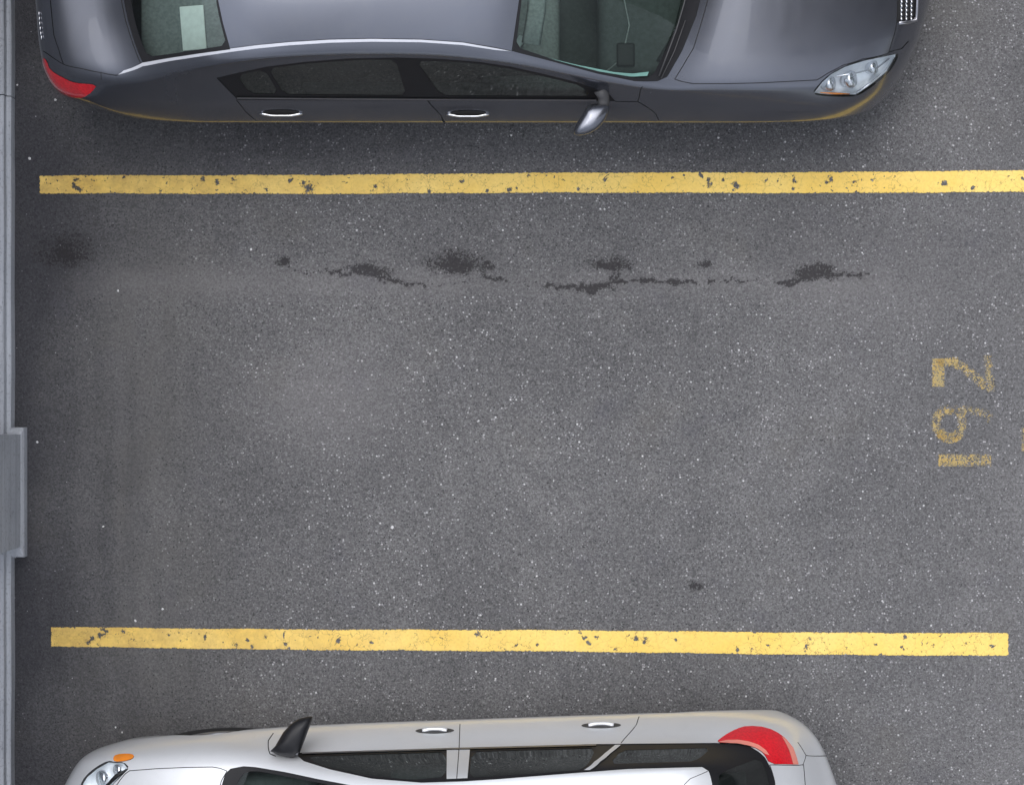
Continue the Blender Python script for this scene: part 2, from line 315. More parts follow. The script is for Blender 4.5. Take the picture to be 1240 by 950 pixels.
# ------------------------------------------------------------------ painted markings
def paint_mat(name, wear):
    m, p, L = mat(name); nt = m.node_tree
    tc = N(m, 'ShaderNodeTexCoord'); O = tc.outputs['Object']
    def noi(scale, det=4., rgh=.55, dist=0.):
        n = N(m, 'ShaderNodeTexNoise', i_Scale=float(scale), i_Detail=det, i_Roughness=rgh, i_Distortion=dist); L(O, n.inputs['Vector']); return n.outputs[0]
    def mr(src, a, b, c, d):
        n = N(m, 'ShaderNodeMapRange')
        for i, v in enumerate((a, b, c, d)): n.inputs[i + 1].default_value = v
        L(src, n.inputs[0]); return n.outputs[0]
    def mx(f, a, b):
        n = N(m, 'ShaderNodeMix', data_type='RGBA'); L(f, n.inputs[0])
        for i, v in ((6, a), (7, b)):
            if isinstance(v, tuple): n.inputs[i].default_value = (*v, 1)
            else: L(v, n.inputs[i])
        return n.outputs[2]
    tr = N(m, 'ShaderNodeBsdfTransparent'); ms = N(m, 'ShaderNodeMixShader')
    if wear < .5:
        c = mx(mr(noi(3, 5), .35, .65, 0, 1), (.84, .57, .12), (.88, .64, .185))
        c = mx(mr(noi(70, 3, .7), .45, .75, 0, .35), c, (.52, .33, .09))
        vc = N(m, 'ShaderNodeTexVoronoi', feature='DISTANCE_TO_EDGE', i_Scale=11.); 
        nz = N(m, 'ShaderNodeTexNoise', i_Scale=18., i_Detail=4.); L(O, nz.inputs['Vector'])
        va = N(m, 'ShaderNodeVectorMath', operation='MULTIPLY_ADD'); va.inputs[1].default_value = (.12,) * 3; L(nz.outputs['Color'], va.inputs[0]); L(O, va.inputs[2]); L(va.outputs[0], vc.inputs['Vector'])
        hair = mr(vc.outputs[0], 0, .022, .75, 0); area = mr(noi(2.2, 3), .38, .55, 0.1, 1)
        ht = N(m, 'ShaderNodeMath', operation='MULTIPLY'); L(hair, ht.inputs[0]); L(area, ht.inputs[1])
        c = mx(ht.outputs[0], c, (.16, .11, .05))
        xs_ = N(m, 'ShaderNodeSeparateXYZ'); L(O, xs_.inputs[0])
        dirt = N(m, 'ShaderNodeMath', operation='MULTIPLY'); L(mr(xs_.outputs[0], -3.0, .6, 1, 0), dirt.inputs[0]); L(mr(noi(9, 6, .7), .35, .65, .15, .85), dirt.inputs[1])
        c = mx(dirt.outputs[0], c, (.42, .26, .075))
        # chips: where the noise is high the asphalt shows
        a1 = mr(noi(13, 6, .62, .5), .635, .65, 0, 1); a2 = mr(noi(42, 4, .6), .645, .665, 0, 1)
        ar = mr(noi(1.1, 3), .40, .58, .0, 1)
        a2b = N(m, 'ShaderNodeMath', operation='MULTIPLY'); L(a2, a2b.inputs[0]); L(ar, a2b.inputs[1])
        mxx = N(m, 'ShaderNodeMath', operation='MAXIMUM'); L(a1, mxx.inputs[0]); L(a2b.outputs[0], mxx.inputs[1])
        at = N(m, 'ShaderNodeAttribute', attribute_name='edge')
        e = N(m, 'ShaderNodeMath', operation='ADD'); L(at.outputs['Fac'], e.inputs[0]); L(mr(noi(55, 5, .75), .3, .7, -.5, .5), e.inputs[1])
        e2 = mr(e.outputs[0], .46, .54, 0, 1)
        m3 = N(m, 'ShaderNodeMath', operation='MAXIMUM'); L(mxx.outputs[0], m3.inputs[0]); L(e2, m3.inputs[1]); hole = m3.outputs[0]
    else:
        c = mx(mr(noi(16, 4), .35, .65, 0, 1), (.76, .52, .14), (.58, .46, .20))
        at = N(m, 'ShaderNodeAttribute', attribute_name='edge')
        v = N(m, 'ShaderNodeTexVoronoi', i_Scale=150.); L(O, v.inputs['Vector']); s = N(m, 'ShaderNodeSeparateColor'); L(v.outputs['Color'], s.inputs[0])
        e = N(m, 'ShaderNodeMath', operation='ADD'); L(at.outputs['Fac'], e.inputs[0]); L(mr(s.outputs[0], 0, 1, -.42, .42), e.inputs[1])
        e1 = N(m, 'ShaderNodeMath', operation='ADD'); L(e.outputs[0], e1.inputs[0]); L(mr(noi(28, 4, .7), .3, .7, -.3, .3), e1.inputs[1])
        hole = mr(e1.outputs[0], .18, .60, .50, 1.0)
    L(c, p.inputs['Base Color']); p.inputs['Roughness'].default_value = .7
    L(hole, ms.inputs[0]); L(p.outputs[0], ms.inputs[1]); L(tr.outputs[0], ms.inputs[2]); L(ms.outputs[0], nt.nodes['Material Output'].inputs[0])
    return m
M['line_paint'] = paint_mat('line_paint', 0); M['worn_paint'] = paint_mat('worn_paint', 1)
def sheet(name, quads, edge, m, z=.004):       # a painted sheet; 'edge' rises towards its border or its worn spots
    me = bpy.data.meshes.new(name); vs = []; fs = []; ed = []
    for (pts, es, nu, nv) in quads:
        a, b, c, d = pts; base = len(vs)
        for i in range(nu + 1):
            for j in range(nv + 1):
                u, v = i / nu, j / nv
                p = (1-u)*(1-v)*a + u*(1-v)*b + u*v*c + (1-u)*v*d
                wob = .0022 * math.sin(p.x * 2.1 + 1) + .0012 * math.sin(p.x * 7.3) + .0009 * math.sin(p.x * 19 + v * 2) if nv == 30 else 0
                vs.append((p.x, p.y + wob, z)); ed.append(es(u, v, p))
        for i in range(nu):
            for j in range(nv):
                k = base + i * (nv + 1) + j; fs.append((k, k + nv + 1, k + nv + 2, k + 1))
    me.from_pydata(vs, [], fs); at = me.attributes.new('edge', 'FLOAT', 'POINT'); at.data.foreach_set('value', ed)
    return link(name, me, m, smooth=False)
def line_edge(L, W, chips_):
    cs = [(*gp(x, y)[:2], r / PPM) for (x, y, r) in chips_]
    def f(u, v, p):
        d = min(v * W, (1 - v) * W, u * L, (1 - u) * L); e = max(0, 1.0 - d / .008) * .56
        for (x, y, r) in cs:
            if abs(p.x - x) < r * 1.6: e = max(e, .90 - .62 * math.hypot(p.x - x, p.y - y) / r)
        return e
    return f
def bay_line(corners, label, chips_):
    a, b, c, d = [gp(*q) for q in corners]
    L_, W_ = (b - a).length, (d - a).length
    o = sheet('parking_line', [((a, b, c, d), line_edge(L_, W_, chips_), int(L_ / .009), 30)], None, M['line_paint'])
    tag(o, label, 'painted line', 'yellow parking bay lines')
bay_line([(48, 213), (1330, 206), (1330, 233), (48, 235)], 'yellow painted bay line beside the dark grey sedan, chipped with dark specks', [(92, 219, 5), (95, 229, 5), (90, 225, 4), (246, 216, 4), (262, 220, 5), (352, 218, 4), (374, 227, 8), (368, 222, 5), (283, 217, 4), (150, 215, 3), (560, 219, 4), (590, 231, 3), (858, 217, 4), (859, 223, 5), (891, 224, 6), (1006, 216, 5), (1001, 220, 4), (928, 218, 3), (1056, 217, 3), (1143, 222, 5), (700, 230, 3), (640, 214, 3), (455, 226, 4), (520, 232, 4), (195, 231, 3), (960, 229, 3)])
bay_line([(62, 759), (1221, 766), (1221, 794), (62, 783)], 'yellow painted bay line beside the silver hatchback, ending short of the right edge', [(125, 762, 4), (121, 769, 5), (112, 773, 4), (107, 777, 4), (150, 764, 3), (205, 768, 2.5), (286, 780, 4), (300, 774, 3), (305, 782, 3), (322, 771, 3), (372, 786, 3), (350, 784, 3), (450, 777, 3), (578, 767, 4), (712, 778, 4), (722, 771, 3), (770, 773, 4), (781, 775, 5), (745, 786, 3), (818, 774, 3), (893, 786, 4), (910, 785, 3), (1096, 770, 4), (1060, 779, 2.5), (980, 772, 3), (650, 781, 3)])
def glyph(name, parts, label, lev):
    def es(lv):
        lv += .11
        def f(u, v, p):
            d = min(v, 1 - v); return lv + max(0, .30 - d) * 1.1
        return f
    quads = []
    for (pts, wd, lv) in parts:       # polyline strokes with width
        P = [gp(*q) for q in pts]
        for i, (a, b) in enumerate(zip(P, P[1:])):
            ta = (P[i + 1] - P[i - 1]).normalized() if i > 0 else (b - a).normalized()
            tb = (P[i + 2] - P[i]).normalized() if i + 2 < len(P) else (b - a).normalized()
            na = Vector((-ta.y, ta.x, 0)) * wd / PPM / 2; nb = Vector((-tb.y, tb.x, 0)) * wd / PPM / 2
            quads.append(((a - na, b - nb, b + nb, a + na), es(lv), 8, 8))
    o = sheet(name, quads, None, M['worn_paint']); tag(o, label, 'painted number', 'worn digits of the bay number'); return o
def arc(cx, cy, rx, ry, a0, a1, n=14):
    return [(cx + rx * math.cos(math.radians(a0 + (a1 - a0) * i / n)), cy + ry * math.sin(math.radians(a0 + (a1 - a0) * i / n))) for i in range(n + 1)]
glyph('painted_digit', [([(1136, 468), (1136, 434)], 15, -.06), ([(1135, 440), (1150, 438), (1160, 438)], 11, .06), ([(1158, 440), (1168, 446), (1176, 453), (1186, 460), (1192, 470)], 12, .30),
                        ([(1200, 474), (1198, 455), (1196, 430)], 11, .34)], 'faded yellow digit 2 painted on the asphalt, the least worn of the three', 0)
glyph('painted_digit', [(arc(1148, 513, 15, 17, -60, -320), 12, .32), (arc(1150, 513, 15, 17, 40, 150), 13, .08), ([(1150, 497), (1172, 496), (1192, 500), (1200, 508)], 11, .40), ([(1163, 500), (1165, 513), (1162, 526)], 11, .24)],
      'very faded yellow digit 9 painted on the asphalt', 0)
glyph('painted_digit', [([(1136, 557), (1170, 557)], 15, .12), ([(1170, 557), (1200, 557)], 15, .26)], 'faded yellow bar shaped digit 1 painted on the asphalt', 0)
glyph('painted_mark', [([(1243, 518), (1243, 546)], 12, .12)], 'sliver of yellow paint at the right edge level with the digit 9', 0)
bpy.data.objects['painted_mark']['group'] = ''; del bpy.data.objects['painted_mark']['group']; bpy.data.objects['painted_mark']['category'] = 'painted mark'

# ------------------------------------------------------------------ concrete wall on the left
def concrete():
    m, p, L = mat('concrete')
    tc = N(m, 'ShaderNodeTexCoord'); O = tc.outputs['Object']
    n1 = N(m, 'ShaderNodeTexNoise', i_Scale=3., i_Detail=6.); L(O, n1.inputs['Vector']); n2 = N(m, 'ShaderNodeTexNoise', i_Scale=60., i_Detail=4.); L(O, n2.inputs['Vector'])
    mp = N(m, 'ShaderNodeMapping'); mp.inputs['Scale'].default_value = (30, .8, 30); L(O, mp.inputs[0]); n3 = N(m, 'ShaderNodeTexNoise', i_Scale=1., i_Detail=4.); L(mp.outputs[0], n3.inputs['Vector'])
    def mr(src, a, b, c, d):
        n = N(m, 'ShaderNodeMapRange')
        for i, v in enumerate((a, b, c, d)): n.inputs[i + 1].default_value = v
        L(src, n.inputs[0]); return n.outputs[0]
    x1 = N(m, 'ShaderNodeMix', data_type='RGBA'); L(mr(n1.outputs[0], .35, .65, 0, 1), x1.inputs[0]); x1.inputs[6].default_value = (.42, .44, .48, 1); x1.inputs[7].default_value = (.50, .52, .56, 1)
    x2 = N(m, 'ShaderNodeMix', data_type='RGBA'); L(mr(n3.outputs[0], .45, .75, 0, .5), x2.inputs[0]); L(x1.outputs[2], x2.inputs[6]); x2.inputs[7].default_value = (.24, .25, .27, 1)
    x3 = N(m, 'ShaderNodeMix', data_type='RGBA'); L(mr(n2.outputs[0], .55, .75, 0, .5), x3.inputs[0]); L(x2.outputs[2], x3.inputs[6]); x3.inputs[7].default_value = (.12, .12, .13, 1)
    L(x3.outputs[2], p.inputs['Base Color']); p.inputs['Roughness'].default_value = .8
    b = N(m, 'ShaderNodeBump', i_Strength=.3, i_Distance=.004); L(n2.outputs[0], b.inputs['Height']); L(b.outputs[0], p.inputs['Normal'])
    return m
M['concrete'] = concrete()
WX = gp(18, 0).x
WALL_H = 2.6
def extrude_profile(bm, prof, y0, y1, closed_back=True, taper=None):
    rings = []
    ysl = [y0 + (y1 - y0) * i / 60 for i in range(61)]
    for y in ysl: rings.append([bm.verts.new((x + .0012 * math.sin(y * 7 + z * 5) + random.uniform(-.0008, .0008), y, z)) for (x, z) in prof])
    for r0, r1 in zip(rings, rings[1:]):
        for k in range(len(prof) - 1): bm.faces.new((r0[k], r0[k + 1], r1[k + 1], r1[k]))
    bm.faces.new(rings[0]); bm.faces.new(rings[-1][::-1])
wall = empty('concrete_wall', (WX, 0, 0))
tag(wall, 'grey concrete wall with stepped foot along the left side of the bays', 'wall')
bm = bmesh.new(); J = gp(0, 120).y
prof = [(.0, 0), (0, .088), (-.006, .095), (-.022, .100), (-.025, .106), (-.027, .150), (-.033, .156), (-.048, .160), (-.050, .168), (-.052, WALL_H), (-.25, WALL_H), (-.25, 0)]
for y0, y1 in ((-12, -3.4), (-3.394, J), (J + .006, J + 6), (J + 6.006, 14)): extrude_profile(bm, prof, y0, y1)
frombm('wall_panel', bm, M['concrete'], wall, smooth=False)
bm = bmesh.new()
pb, pt = gp(33, 673), gp(33, 517); dx = pb.x - WX
def ring(x, ya, yb, z): return [bm.verts.new(c) for c in ((-.049, ya, z), (x, ya, z), (x, yb, z), (-.049, yb, z))]
ya, yb = pb.y, pt.y
R_ = [ring(dx, ya, yb, 0), ring(dx, ya, yb, .072), ring(dx - .003, ya + .006, yb - .004, .080), ring(dx - .010, ya + .055, yb - .034, .100), ring(dx - .014, ya + .062, yb - .040, .108), ring(dx - .016, ya + .062, yb - .040, WALL_H + .05)]
for a, b in zip(R_, R_[1:]):
    for k in range(3): bm.faces.new((a[k], a[k + 1], b[k + 1], b[k]))
bm.faces.new(R_[-1])
o = frombm('pilaster', bm, M['concrete'], wall, smooth=False)

# ------------------------------------------------------------------ car bodies: smooth sheets over a net of measured points
def bspl(n):   # uniform cubic B-spline weights
    def f(t):
        i = np.clip(np.floor(t).astype(int), 0, n - 2); s = t - i
        return i, np.stack([(1 - s) ** 3, 3 * s ** 3 - 6 * s ** 2 + 4, -3 * s ** 3 + 3 * s ** 2 + 3 * s + 1, s ** 3], -1) / 6
    return f
class Shell:
    def __init__(self, net, frame):
        P = np.array(net, float)                  # rows x cols x (x, d, z)
        mir = P[:, -2::-1].copy(); mir[:, :, 1] *= -1
        P = np.concatenate([P, mir], 1)           # both halves, centre column shared
        P = np.concatenate([2 * P[:1] - P[1:2], P, 2 * P[-1:] - P[-2:-1]], 0)
        P = np.concatenate([2 * P[:, :1] - P[:, 1:2], P, 2 * P[:, -1:] - P[:, -2:-1]], 1)
        self.P = P; self.nu = P.shape[0] - 2; self.nv = P.shape[1] - 2; self.vc = (self.nv - 1) / 2
        self.frame = frame
        U, V = np.meshgrid(np.linspace(0, self.nu - 1, 700), np.linspace(0, self.nv - 1, 420), indexing='ij')
        self.U, self.V = U, V; S = self.S(U, V); self.px = self.pix(S)
        nrm = self.Nrm(U, V); W = frame.to_world(S); nw = frame.vec(nrm)
        self.face = (nw * (np.array([0, 0, CAM_H]) - W)).sum(-1) > .0
    def S(self, u, v):
        u = np.asarray(u, float); v = np.asarray(v, float)
        iu, wu = bspl(self.nu)(u); iv, wv = bspl(self.nv)(v); out = 0
        for a in range(4):
            for b in range(4): out = out + (wu[..., a] * wv[..., b])[..., None] * self.P[iu + a, iv + b]
        return out
    def Nrm(self, u, v):
        e = 1e-3; u = np.clip(u, e, self.nu - 1 - e); v = np.clip(v, e, self.nv - 1 - e)
        a = self.S(u + e, v) - self.S(u - e, v); b = self.S(u, v + e) - self.S(u, v - e)
        n = np.cross(a, b); n /= np.linalg.norm(n, axis=-1, keepdims=True) + 1e-12
        return n * self.frame.flip
    def pix(self, S):
        W = self.frame.to_world(S); k = PPM / (1 - W[..., 2] / CAM_H)
        return np.stack([620 + W[..., 0] * k, 475 - W[..., 1] * k], -1)
    def inv(self, q):
        q = np.array(q, float); D = ((self.px - q) ** 2).sum(-1); D = np.where(self.face, D, 1e9)
        i, j = np.unravel_index(np.argmin(D), D.shape); u, v = self.U[i, j], self.V[i, j]
        for _ in range(6):
            e = 1e-3; p0 = self.pix(self.S(u, v)); pu = (self.pix(self.S(min(u + e, self.nu - 1), v)) - p0) / e; pv = (self.pix(self.S(u, min(v + e, self.nv - 1))) - p0) / e
            J = np.stack([pu, pv], 1)
            if abs(np.linalg.det(J)) < 1: break
            d = np.linalg.solve(J, q - p0); d = np.clip(d, -.1, .1); u = float(np.clip(u + d[0], 0, self.nu - 1.001)); v = float(np.clip(v + d[1], 0, self.nv - 1.001))
        return (u, v)
class Frame:      # local (x forward, d towards the near side, z) -> local Blender axes and world
    def __init__(self, O, F, side):
        self.O = np.array(O, float); self.F = np.array(F, float) / np.hypot(*F); self.Lt = np.array([-self.F[1], self.F[0]]) * side
        self.side = side; self.flip = 1
    def to_world(self, S):
        return np.stack([self.O[0] + S[..., 0] * self.F[0] + S[..., 1] * self.Lt[0], self.O[1] + S[..., 0] * self.F[1] + S[..., 1] * self.Lt[1], S[..., 2]], -1)
    def vec(self, S):
        return np.stack([S[..., 0] * self.F[0] + S[..., 1] * self.Lt[0], S[..., 0] * self.F[1] + S[..., 1] * self.Lt[1], S[..., 2]], -1)
    def local(self, p):      # world -> (x, d, z)
        q = np.array([p[0] - self.O[0], p[1] - self.O[1]]); return np.array([q @ self.F, q @ self.Lt, p[2]])
def inside(poly, x, y):
    r = np.zeros(x.shape, bool); n = len(poly)
    for i in range(n):
        x0, y0 = poly[i]; x1, y1 = poly[(i + 1) % n]
        c = ((y0 > y) != (y1 > y)) & (x < (x1 - x0) * (y - y0) / ((y1 - y0) + 1e-15) + x0); r ^= c
    return r
def dense(poly, n=14.):    # subdivide pixel polygon edges so that they follow the curved sheet
    out = []
    for i in range(len(poly)):
        a, b = np.array(poly[i][:2], float), np.array(poly[(i + 1) % len(poly)][:2], float)
        k = max(1, int(np.hypot(*(b - a)) / n))
        for j in range(k): out.append(tuple(a + (b - a) * j / k))
    return out
def rnd(poly, it=1):       # corner-cut smoothing of a closed outline
    for _ in range(it):
        o = []
        for i in range(len(poly)):
            a, b = np.array(poly[i]), np.array(poly[(i + 1) % len(poly)]); L_ = np.hypot(*(b - a)); k = min(.25, 6 / max(L_, 1e-6))
            o += [tuple(a + (b - a) * k), tuple(b - (b - a) * k)]
        poly = o
    return poly
class Car:
    def __init__(self, shell, root):
        self.sh = shell; self.root = root; self.regions = []; self.cuts = []
    def region(self, name, poly, m, off=0., uv=False, seam=0., centre=False, label=None, thick=0):
        uvp = poly if uv else [self.sh.inv(q) for q in dense(poly)]
        self.regions.append(dict(name=name, poly=uvp, m=m, off=off, centre=centre, label=label))
        if seam and not uv:
            self.seam(list(poly) + [poly[0]], seam)
        return uvp
    def seam(self, pts, wd=.9, m='seam'):
        pts = [np.array(p, float) for p in pts]
        for a, b in zip(pts, pts[1:]):
            L_ = np.hypot(*(b - a)); k = max(1, int(L_ / 16)); t = (b - a) / L_; n = np.array([-t[1], t[0]]) * wd / 2
            for j in range(k):
                p, q = a + (b - a) * j / k - t * .12, a + (b - a) * (j + 1) / k + t * .12
                self.cuts.append([self.sh.inv(r) for r in (p - n, q - n, q + n, p + n)])
    def build(self, body_m, default='body', NU=100, NV=26):
        sh = self.sh; us = np.linspace(0, sh.nu - 1.0001, NU * 1 + 1); vs = np.linspace(0, sh.vc, NV * 2)
        U, V = np.meshgrid(us, vs, indexing='ij'); bm = bmesh.new()
        g = [[bm.verts.new((U[i, j], V[i, j], 0)) for j in range(U.shape[1])] for i in range(U.shape[0])]
        for i in range(len(g) - 1):
            for j in range(len(g[0]) - 1): bm.faces.new((g[i][j], g[i + 1][j], g[i + 1][j + 1], g[i][j + 1]))
        def cut(poly):
            for i in range(len(poly)):
                a, b = poly[i], poly[(i + 1) % len(poly)]
                dx, dy = b[0] - a[0], b[1] - a[1]
                if math.hypot(dx, dy) < 1e-5: continue
                x0, x1 = min(a[0], b[0]) - .003, max(a[0], b[0]) + .003; y0, y1 = min(a[1], b[1]) - .003, max(a[1], b[1]) + .003
                fs = []
                for f in bm.faces:
                    vv = [v.co for v in f.verts]
                    if max(c.x for c in vv) < x0 or min(c.x for c in vv) > x1: continue
                    if max(c.y for c in vv) < y0 or min(c.y for c in vv) > y1: continue
                    fs.append(f)
                if not fs: continue
                geom = fs + list({e for f in fs for e in f.edges}) + list({v for f in fs for v in f.verts})
                bmesh.ops.bisect_plane(bm, geom=geom, dist=1e-5, plane_co=(a[0], a[1], 0), plane_no=(-dy, dx, 0))
        for r in self.regions: cut(r['poly'])
        for c in self.cuts: cut(c)
        bmesh.ops.dissolve_degenerate(bm, dist=1e-6, edges=bm.edges[:])
        bmesh.ops.triangulate(bm, faces=[f for f in bm.faces if len(f.verts) > 4])
        bm.verts.index_update(); bm.faces.ensure_lookup_table()
        cen = np.array([f.calc_center_median()[:2] for f in bm.faces]); faces = [[v.index for v in f.verts] for f in bm.faces]
        vuv = np.array([v.co[:2] for v in bm.verts]); bm.free()
        cls = np.full(len(faces), -1); sm = np.zeros(len(faces), bool)
        for k, r in enumerate(self.regions):
            ins = inside(r['poly'], cen[:, 0], cen[:, 1]) & (cls < 0); cls[ins] = k
        for c in self.cuts: sm |= inside(c, cen[:, 0], cen[:, 1])
        hole = np.array([(r['name'] == 'HOLE') for r in self.regions] + [False])[cls]
        P = sh.S(vuv[:, 0], vuv[:, 1]); Nn = sh.Nrm(vuv[:, 0], vuv[:, 1])
        fr = sh.frame
        out = []
        groups = [(-1, default, body_m, 0., True, None)] + [(k, r['name'], r['m'], r['off'], r['centre'], r['label']) for k, r in enumerate(self.regions) if r['name'] != 'HOLE']
        for (k, name, m, off, centre, label) in groups:
            sel = np.where((cls == k) & ~hole)[0]
            if not len(sel): print('EMPTY REGION', name); continue
            paint = m in (body_m,)
            for side in ((0,) if centre else (1, -1)):
                me = bpy.data.meshes.new(name); used = {}; vs_, ns_, fs_, mi = [], [], [], []
                for s in ((1, -1) if centre else (side,)):
                    for fi in sel:
                        ids = []
                        sm_ = bool(sm[fi]) and paint
                        for vi in faces[fi]:
                            key = (vi, s if not (centre and P[vi, 1] < 1e-6) else 0, sm_)
                            if key not in used:
                                used[key] = len(vs_); q = P[vi] + Nn[vi] * (off - (.003 if sm_ else 0)); n = Nn[vi].copy()
                                q[1] *= s; n[1] *= s
                                vs_.append(q); ns_.append(n)
                            ids.append(used[key])
                        if len(set(ids)) < 3: continue
                        fs_.append(ids); mi.append(1 if sm_ else 0)
                V_ = np.array(vs_); Nl = np.array(ns_)
                # local Blender axes: x forward, y = left of forward
                V_[:, 1] *= fr.side; Nl[:, 1] *= fr.side
                for k_, ids in enumerate(fs_):       # wind every face outwards
                    q = V_[ids]; gn = sum(np.cross(q[i] - q[0], q[i + 1] - q[0]) for i in range(1, len(ids) - 1))
                    if gn @ Nl[ids].sum(0) < 0: fs_[k_] = ids[::-1]
                me.from_pydata(V_.tolist(), [], fs_)
                bad = me.validate()
                o = link(name, me, [M[m], M['seam']], self.root)
                if len(me.polygons) == len(mi): me.polygons.foreach_set('material_index', mi)
                if len(me.vertices) == len(Nl): me.normals_split_custom_set_from_vertices(Nl.tolist())
                if label: o['label'] = label
                out.append(o)
        return out
    def at(self, q, off=0.):   # local Blender point + normal at photo pixel q
        u, v = self.sh.inv(q); p = self.sh.S(u, v); n = self.sh.Nrm(u, v); p = p + n * off
        s = self.sh.frame.side
        return Vector((p[0], p[1] * s, p[2])), Vector((n[0], n[1] * s, n[2]))
    def loc(self, px, py, z):  # local Blender point of a place at a height
        q = self.sh.frame.local(gp(px, py, z)); return Vector((q[0], q[1] * self.sh.frame.side, q[2]))
def mirror_copy(o, parent):
    me = o.data.copy()
    for v in me.vertices: v.co.y *= -1
    me.flip_normals(); c = bpy.data.objects.new(o.name.split('.')[0], me); COL.objects.link(c); c.parent = parent
    return c

def wheels(root, spots, r, y, m_hub='alloy', steer=0.):
    for (x, s) in [(x, s) for x in spots for s in (1, -1)]:
        yy = y[0 if x > 0 else 1]
        st = steer if x > 0 else 0
        Rm = Matrix.Translation((x, 0, 0)) @ Matrix.Rotation(0, 4, 'Z')
        bm = bmesh.new(); W = .205
        prof = [(-.5, .62), (-.53, .72), (-.53, .88), (-.46, .965), (-.34, 1.), (-.2, 1.005), (-.19, .985), (-.17, .985), (-.16, 1.005), (.16, 1.005), (.17, .985), (.19, .985), (.2, 1.005), (.34, 1.), (.46, .965), (.53, .88), (.53, .72), (.5, .62)]
        bm_lathe(bm, [(a * W, b * r) for a, b in prof], (0, 0, 0), 48)
        ty = frombm('tyre', bm, M['rubber'])
        bm = bmesh.new()
        bm_lathe(bm, [(.42 * W, .64 * r), (.5 * W, .64 * r), (.5 * W, .60 * r), (.38 * W, .56 * r), (-.4 * W, .56 * r)], (0, 0, 0), 48)
        for k in range(5):
            a = k * 2 * math.pi / 5
            for da in (-.09, .09):
                d = Vector((math.cos(a + da), 0, math.sin(a + da))); d0 = Vector((math.cos(a + da * .5), 0, math.sin(a + da * .5)))
                bm_tube(bm, [d0 * .1 * r + Vector((0, .30 * W, 0)), d * .58 * r + Vector((0, .40 * W, 0))], [.12 * r, .07 * r], 8)
        bm_lathe(bm, [(.42 * W, .0005), (.42 * W, .14 * r), (.3 * W, .2 * r)], (0, 0, 0), 24)
        ri = frombm('rim', bm, M[m_hub])
        wh = empty('wheel', (x, s * yy, r)); wh.parent = root
        wh.rotation_euler = (0, 0, (0 if s > 0 else math.pi) + st)
        for o in (ty, ri): o.parent = wh
def wheel_wells(root, spots, r, y0):
    for x in spots:
        for s in (1, -1):
            bm = bmesh.new(); R = r + .075; n = 24; A = []; B = []
            for k in range(n + 1):
                a = math.radians(-20 + 220 * k / n); A.append(bm.verts.new((x + R * math.cos(a), s * (y0 + .0), r + R * math.sin(a)))); B.append(bm.verts.new((x + R * math.cos(a), s * (y0 - .33), r + R * math.sin(a))))
            for k in range(n): bm.faces.new((A[k], A[k + 1], B[k + 1], B[k]))
            bm.faces.new(B)
            frombm('wheel_well', bm, M['interior'], root)
def seat(root, x, y, wd, z=.42, n=1, back=.62, tilt=.28, name='seat'):
    bm = bmesh.new()
    bm_box(bm, (x, y, z), (.50, wd, .16), .06, 4)
    R = Matrix.Rotation(-tilt, 3, 'Y')
    bm_box(bm, (x - .30, y, z + .05 + back / 2), (.14, wd, back), .06, 4, R)
    for k in range(n):
        yy = y + (k - (n - 1) / 2) * (wd / n)
        bm_box(bm, (x - .30 - .5 * back * tilt - .02, yy, z + back + .14), (.09, .25, .17), .04, 4, R)
    frombm(name, bm, M['interior_grey'], root)
def steering(root, x, y, z):
    bm = bmesh.new(); R = Matrix.Rotation(math.radians(-64), 3, 'Y'); P = []
    for k in range(33):
        a = k * 2 * math.pi / 32; P.append(Vector((x, y, z)) + R @ Vector((.185 * math.cos(a), .185 * math.sin(a), 0)))
    bm_tube(bm, P, .015, 8, cap=False)
    for a in (0, math.pi, -math.pi / 2): bm_tube(bm, [Vector((x, y, z)), Vector((x, y, z)) + R @ Vector((.18 * math.sin(a), .18 * math.cos(a), 0))], .014, 8)
    bm_box(bm, (x, y, z), (.10, .13, .04), .015, 3, R); bm_tube(bm, [(x, y, z), (x + .3, y, z - .12)], .03, 10)
    frombm('steering_wheel', bm, M['interior'], root)
def handle(car, x0, x1, y, m, name='door_handle', lift=.028, thick=.0085):
    P = []; n = 12
    for k in range(n + 1):
        t = k / n; p, nn = car.at((x0 + (x1 - x0) * t, y(t) if callable(y) else y)); h = lift * min(1, 3.2 * min(t, 1 - t) + .12)
        P.append(p + nn * h)
    bm = bmesh.new(); rr = [thick * (1.35 - .5 * math.sin(math.pi * k / n)) for k in range(n + 1)]
    bm_tube(bm, P, rr, 10)
    o = frombm(name, bm, M[m], car.root); mirror_copy(o, car.root); return o

def side(x, d=(.83, .88, .914, .885, .82), z=(.2, .4, .62, .83, .94), dx=(0, 0, 0, 0, 0)):
    return [(x + dx[i], d[i], z[i]) for i in range(5)]

